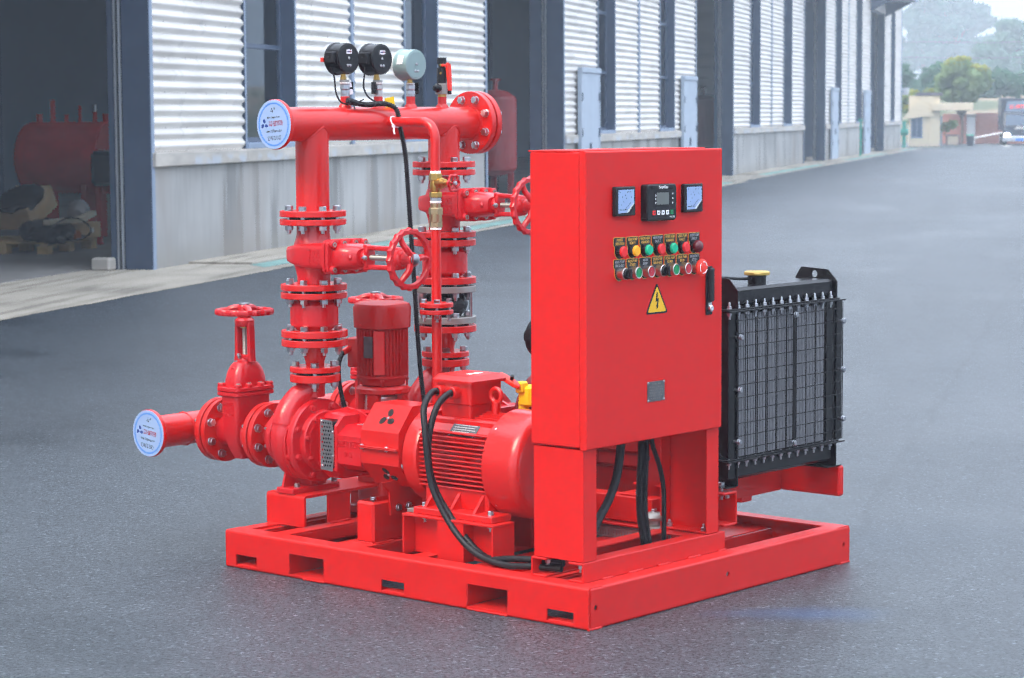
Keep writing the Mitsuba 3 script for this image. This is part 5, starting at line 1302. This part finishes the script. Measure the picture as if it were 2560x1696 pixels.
add(g, 'pilaster', box(.10, .64, -.06, -.001, .0, 2.0, .01), CREAM, 25, to=M)
add(g, 'canopy', box(.2, 2.25, -.35, 1.2, 1.80, 2.18, .01), CREAM, 25, to=M)
wk_ = part(g, 'window'); add(g, 'window', box(-.80, -.22, -.03, .02, .42, 1.55, .004), FRAMEL, 25, to=M, key=wk_); add(wk_, 'pane', box(-.75, -.53, -.036, -.0301, .48, 1.5, 0), TGL, False, to=M); add(wk_, 'pane', box(-.49, -.27, -.036, -.0301, .48, 1.5, 0), TGL, False, to=M)
dk = part(g, 'door'); add(g, 'door', box(.625, .66, .3, 1.2, .2, 1.70, .004), ROOFD, 25, to=M, key=dk)
add(g, 'wing_wall', xf(prism(sg.Polygon([(-1.25, 1.35), (-.35, 2.5), (.3, 2.5), (.3, 1.5), (-.2, 1.5)]), (0, -.02, 0), X, Z, .12), np.eye(4)), CREAM, False, to=M)
w = thing('brick_wall', 'low red brick wall beyond the gatehouse, cut by a pale door', 'wall')
M = fm(2350, 130)
add(w, 'panel', box(.0, 1.30, .0, .25, -.1, 1.62, .01), BRICK, 25, to=M); add(w, 'panel', box(1.78, 6.5, .0, .25, -.1, 1.66, .01), BRICK, 25, to=M)
dk = part(w, 'door'); add(w, 'door', box(1.305, 1.775, .06, .16, .0, 1.45, .004), WHITE, 25, to=M, key=dk); add(w, 'lintel', box(1.28, 1.80, -.03, .26, 1.451, 1.60, .004), GREYST, 25, to=M)
t = thing('notice_board', 'small dark framed board standing in front of the brick wall', 'board'); M = fm(2385, 124)
add(t, 'frame', cat(box(-.55, -.47, 0, .06, 0, .55), box(.10, .16, 0, .06, 0, .55), box(-.55, .16, 0, .06, .47, .55)), ROOFD, False, to=M); add(t, 'board', box(-.46, .09, .02, .04, .02, .46, 0), BEIGE, False, to=M)
t = thing('waste_bin', 'dark green waste bin in front of the pale door', 'bin'); M = fm(2419, 122)
add(t, 'tub', loft([sup(.16, .16, 0, 4), sup(.20, .20, .50, 4)]), TARM, 25, to=M); add(t, 'lid', loft([sup(.21, .21, .505, 4), sup(.19, .19, .58, 4)]), GREENP, 25, to=M)
t = thing('barrier_arm', 'white barrier arm rising to the right in front of the brick wall', 'barrier'); M = fm(2426, 123)
add(t, 'arm', cyl((0, 0, .36), (1.55, 0, .66), .045, 10), WHITE, 30, to=M); add(t, 'post', box(-.12, .05, -.08, .08, 0, .45, .01), PALEB, 25, to=M)
t = thing('gate_post', 'pale grey gate post beside the gatehouse', 'gate post'); add(t, 'post', box(-.14, .10, -.1, .1, 0, 1.45, .01), PALEB, 25, to=fm(2345, 121)); add(t, 'cap', box(-.17, .13, -.13, .13, 1.4505, 1.52, .01), PALEB, 25, to=fm(2345, 121))
t = thing('green_post', 'thin green pipe post standing before the hall', 'post')
add(t, 'pipe', cyl((0, 0, 0), (0, 0, 1.45), .045, 10), GREENP, 30, to=lm(66.7, -.45)); add(t, 'cap', box(-.25, .12, -.07, .07, 1.38, 1.46), GREENP, 25, to=lm(66.7, -.45))
t = thing('corner_downpipe', 'green downpipe at the far corner of the hall', 'downpipe')
add(t, 'pipe', cyl((0, 0, 0), (0, 0, 1.3), .09, 10), GREENP, 30, to=lm(END + .30, -.15)); add(t, 'valve', cyl((0, -.2, .78), (0, .2, .78), .16, 12), GREENP, 30, to=lm(END + .30, -.15))
t = thing('wall_lamp', 'white floodlight on the far corner of the hall', 'lamp')
add(t, 'shade', loft([sup(.16, .16, 0, 6), sup(.30, .22, .34, 6)]), WHITE, 25, to=lm(END + .48, -.15, 2.55)); add(t, 'arm', cyl((-.4, .1, .15), (.0, 0, .15), .03, 8), FRAMEL, 30, to=lm(END + .48, -.15, 2.55))

# truck
k = thing('delivery_truck', 'dark light truck facing the camera at the yard entrance, half out of frame', 'truck')
M = mat4(RT2, FW2, Z, FAR(2542, 122.0))
def tr(x0, x1, y0, y1, z0, z1, b=.03): return box(x0, x1, y0, y1, z0, z1, b)
add(k, 'box_body', cat(tr(-.90, .90, 1.15, 5.2, .75, 2.42)), TARM, 25, to=M)
add(k, 'cab', loft([np.array([(x, y, z) for x, y in rrect(-.84 * s, y0, .84 * s, 1.14, .10).exterior.coords[:-1]]) for z, y0, s in ((.32, .0, 1), (.85, .0, 1), (1.02, .04, 1), (1.60, .30, .96), (1.72, .40, .94))]), TARM, 30, to=M)
add(k, 'windscreen', hull([(-.74, .020, 1.03), (.74, .020, 1.03), (-.68, .272, 1.56), (.68, .272, 1.56), (-.74, .028, 1.03), (.74, .028, 1.03), (-.68, .28, 1.56), (.68, .28, 1.56)]), TGL, False, to=M)
add(k, 'roof_visor', hull([(-.72, .42, 1.73), (.72, .42, 1.73), (-.62, .80, 2.28), (.62, .80, 2.28), (-.72, 1.1, 1.73), (.72, 1.1, 1.73), (-.62, 1.1, 2.28), (.62, 1.1, 2.28)]), TGL, False, to=M)
vv = np.array([0, .38, .55]); vv /= np.linalg.norm(vv)
add(k, 'visor_lettering', textm('ZJ-BETTER', .20, (0, .575, 1.98), X, vv, .01, True, width=1.0), ORANGE, False, to=M)
add(k, 'lettering', textm('JAC', .15, (0, -.012, .90), X, Z, .01, True, width=.5), WHITE, False, to=M)
add(k, 'bumper', tr(-.86, .86, -.10, .02, .20, .46), CHROME, 25, to=M)
add(k, 'number_plate', tr(-.22, .22, -.115, -.101, .22, .36, .004), pbr('blue_plate', (.05, .20, .65), .4), 25, to=M)
for s in (-1, 1):
    hk = add(k, 'headlight', xf(loft([sup(.15, .10, 0, 2.4), sup(.13, .085, .03, 2.4)]), mat4(X, Z, -Y, (s * .64, -.10, .53))), WHITE, 40, to=M)
    scene[hk]['emitter'] = {'type': 'area', 'radiance': {'type': 'rgb', 'value': [4.5, 4.5, 4.2]}}
    add(k, 'mirror', cat(tr(s * 1.02 - .07, s * 1.02 + .07, .18, .24, 1.08, 1.52), cyl((s * .84, .25, 1.4), (s * 1.0, .22, 1.4), .02, 8)), TARM, 25, to=M)
    for y in (.55, 3.9):
        wk_ = add(k, 'wheel', cyl((s * .62, y, .34), (s * .84, y, .34), .34, 24, .03), RUBBER, 30, to=M); add(wk_, 'rim', cyl((s * .841, y, .34), (s * .855, y, .34), .18, 20), PALEB, 30, to=M)

# ---- hill and trees
def hill():
    nx, ny = 70, 90
    xs = np.linspace(-70, 95, nx); ys = np.linspace(0, 340, ny); o = FAR(2420, 134)
    gx, gy = np.meshgrid(xs, ys, indexing='ij')
    h = 2.7 * np.clip(gy / 12, 0, 1) ** .8 + .006 * np.maximum(gy - 12, 0) + .6 * (meshkit.fbm(np.stack([gx * .12, gy * .12, 0 * gx], -1)) - .5) * np.clip(gy / 4, 0, 1) - .12
    h = h * (1 + .006 * gx)
    p = o + gx[..., None] * RT2 + gy[..., None] * FW2; p[..., 2] = h
    idx = np.arange(nx * ny).reshape(nx, ny)
    f = np.stack([idx[:-1, :-1], idx[1:, :-1], idx[1:, 1:], idx[:-1, 1:]], -1).reshape(-1, 4)
    return trimesh.Trimesh(p.reshape(-1, 3), np.vstack([f[:, [0, 1, 2]], f[:, [0, 2, 3]]]), process=False)
add(None, 'hillside', hill(), 'hill_earth', True, kind='structure', label='brown scrubby bank rising behind the brick wall')
def leaves(blobs, size, per, seed):
    r = np.random.default_rng(seed); vs, ns = [], []
    for c, rad, dens in blobs:
        k = int(per * dens)
        d = r.normal(size=(k, 3)); d /= np.linalg.norm(d, axis=1, keepdims=True)
        q = np.asarray(c) + d * np.asarray(rad) * (r.random((k, 1)) ** .45)
        a = r.normal(size=(k, 3)); a /= np.linalg.norm(a, axis=1, keepdims=True)
        b_ = np.cross(a, r.normal(size=(k, 3))); b_ /= np.linalg.norm(b_, axis=1, keepdims=True)
        s = size * (.6 + .8 * r.random((k, 1)))
        vs.append(np.stack([q - a * s, q + b_ * s * .6, q + a * s, q - b_ * s * .6], 1))
        g = (q - np.asarray(c)) / np.asarray(rad); g = g / (np.linalg.norm(g, axis=1, keepdims=True) + 1e-9) + .30 * r.normal(size=(k, 3))
        ns.append(np.repeat((g / np.linalg.norm(g, axis=1, keepdims=True))[:, None], 4, 1))
    v = np.concatenate(vs).reshape(-1, 3); n = np.concatenate(ns).reshape(-1, 3); f = np.arange(len(v)).reshape(-1, 4)
    f = np.vstack([f[:, [0, 1, 2]], f[:, [0, 2, 3]]])
    flip = (np.cross(v[f[:, 1]] - v[f[:, 0]], v[f[:, 2]] - v[f[:, 0]]) * n[f[:, 0]]).sum(1) < 0
    f[flip] = f[flip][:, ::-1]
    return {'type': 'ply', 'filename': meshkit.write_ply((v, f), normals=n), 'face_normals': False}
def tree(name, label, base, h, trunk_h, blobs, leaf, size, per, seed, tr_r=.12, group=None, tops=None):
    k = thing(name, label, 'tree', group); r = np.random.default_rng(seed + 100)
    base = np.asarray(base, float)
    tm_ = [tube(spline([(0, 0, -.5), (.05, .03, trunk_h * .5), (.0, .1, trunk_h), (.1, 0, h * .8)], 6), np.linspace(tr_r, tr_r * .3, 19), 8)]
    for c, rad, dn in blobs[::2]:
        c = np.asarray(c); z0 = min(trunk_h * (.7 + .3 * r.random()), c[2] * .8)
        tm_.append(tube(spline([(0, .05, z0), c * [.5, .5, 0] + [0, 0, (z0 + c[2]) / 2], c], 4), np.linspace(tr_r * .4, tr_r * .12, 9), 5))
    add(k, 'trunk', cat(*tm_), BARK, 40, to=mat4(RT2, FW2, Z, base))
    add(k, 'crown', leaves(blobs, size, per, seed), leaf, False, to=mat4(RT2, FW2, Z, base))
    if tops: add(k, 'young_shoots', leaves(tops, size, per, seed + 7), LEAF_YEL, False, to=mat4(RT2, FW2, Z, base))
    return k
def crown(cx, cz, rx, rz, nb, br, seed, ry=None):
    r = np.random.default_rng(seed); out = []
    for i in range(nb):
        d = r.normal(size=3); d /= np.linalg.norm(d); f = r.random() ** .5
        q = br * (.7 + .6 * r.random())
        out.append(((cx + d[0] * rx * f, d[1] * (ry or rx) * f, cz + d[2] * rz * f), (q, q, q * .75), 1.0))
    return out
cb = crown(0, 3.40, 1.36, 1.22, 64, .48, 3)
tops = [(np.array(c) + [0, 0, .25], (r_[0] * .7, r_[1] * .7, r_[2] * .4), .8) for c, r_, d_ in cb if c[2] > 3.75]
tree('round_tree', 'round clipped tree with yellow-green top behind the gatehouse canopy', FAR(2397, 128), 3.9, 1.8, cb, LEAF_ROUND, .13, 230, 3, .09, tops=tops)
cb = crown(.0, 2.3, .95, .85, 22, .42, 5)
tree('small_tree', 'yellowish small tree against the corner of the hall, over the gatehouse', FAR(2292, 123), 2.9, 1.2, cb, LEAF_ROUND, .11, 180, 5, .06, tops=[(np.array(c) + [0, 0, .1], (r_[0] * .8, r_[1] * .8, r_[2] * .6), 1.1) for c, r_, d_ in cb])
cb = [((.0, 0, .95), (.35, .35, .3), 1), ((.35, 0, 1.1), (.3, .3, .25), 1), ((-1.6, 0, 1.3), (.5, .3, .25), 1), ((-1.2, 0, 1.15), (.3, .3, .2), 1)]
tree('shrub', 'low green shrub beneath the gatehouse canopy', FAR(2358, 120), 1.2, .6, cb, LEAF_ROUND, .06, 240, 9, .03)
def pine(px, d, z, h, w, seed, label, name='pine_tree', leaf=LEAF_PINE, nb=40, group=None):
    r = np.random.default_rng(seed); blobs = []
    for i in range(nb):
        f = (i + r.random()) / nb
        zz_ = h * (.30 + .70 * f); rr_ = w * (1.0 - .72 * abs(f - .25) ** .8) * (.25 + .75 * r.random())
        a = r.random() * 6.28; q = w * .26 * (.7 + .6 * r.random())
        blobs.append(((rr_ * math.cos(a), rr_ * math.sin(a), zz_), (q * 1.25, q * 1.25, q * .55), 1.0))
    return tree(name, label, FAR(px, d, z), h, h * .6, blobs, leaf, .58, 300, seed, .32, group)
pine(2300, 395, 4.2, 17.0, 5.8, 11, 'hazy pine just right of the hall corner')
pine(2385, 410, 4.4, 20.0, 7.0, 12, 'tallest hazy pine in the middle of the background', nb=56)
pine(2345, 430, 4.5, 18.5, 6.5, 13, 'hazy pine behind and between the two front pines', nb=44)
pine(2478, 390, 4.2, 9.5, 2.2, 14, 'slender young pine with a pointed top', nb=26)
pine(2530, 300, 3.8, 9.0, 3.6, 15, 'broad hazy green tree at the right edge of the picture', 'hill_tree', LEAF_MID, 40)
pine(2475, 290, 3.7, 6.2, 2.8, 16, 'low hazy bush-like tree between the round tree and the right edge', 'hill_tree', LEAF_MID, 30)
pine(2620, 380, 4.0, 16.0, 4.0, 17, 'hazy tree rising past the right edge of the picture', 'hill_tree', LEAF_PINE, 34)
k = thing('hillside_scrub', 'grey-green scrub covering the bank behind the trees', 'scrub'); labels[k]['kind'] = 'stuff'
r = np.random.default_rng(21); bl = []
for i in range(150):
    c = FAR(2240 + 400 * r.random(), 150 + 130 * r.random()); zq = 2.9 + 1.3 * r.random()
    bl.append(((c[0], c[1], zq - .6 * (r.random() < .25)), (1.0, 1.0, .8), 1.0))
add(k, 'foliage', leaves(bl, .26, 120, 22), LEAF_MID, False)
k = thing('power_line', 'thin overhead power lines crossing the pale sky', 'power line')
for z_ in (7.6, 6.3): add(k, 'wire', tube(np.array([FAR(2200, 200, z_ + .1), FAR(2450, 200, z_ - .05), FAR(2700, 200, z_ + .1)]), .035, 5), ROOFD, 40)

# ---- the misty air
scene['haze'] = {'type': 'cube', 'to_world': T().translate([90, 60, 14.0]).scale([392, 362, 15.0]), 'bsdf': {'type': 'null'}, 'interior': {'type': 'ref', 'id': 'haze_air'}}
labels['haze'] = {'kind': 'stuff', 'label': 'thin morning mist over the whole yard', 'category': 'haze'}
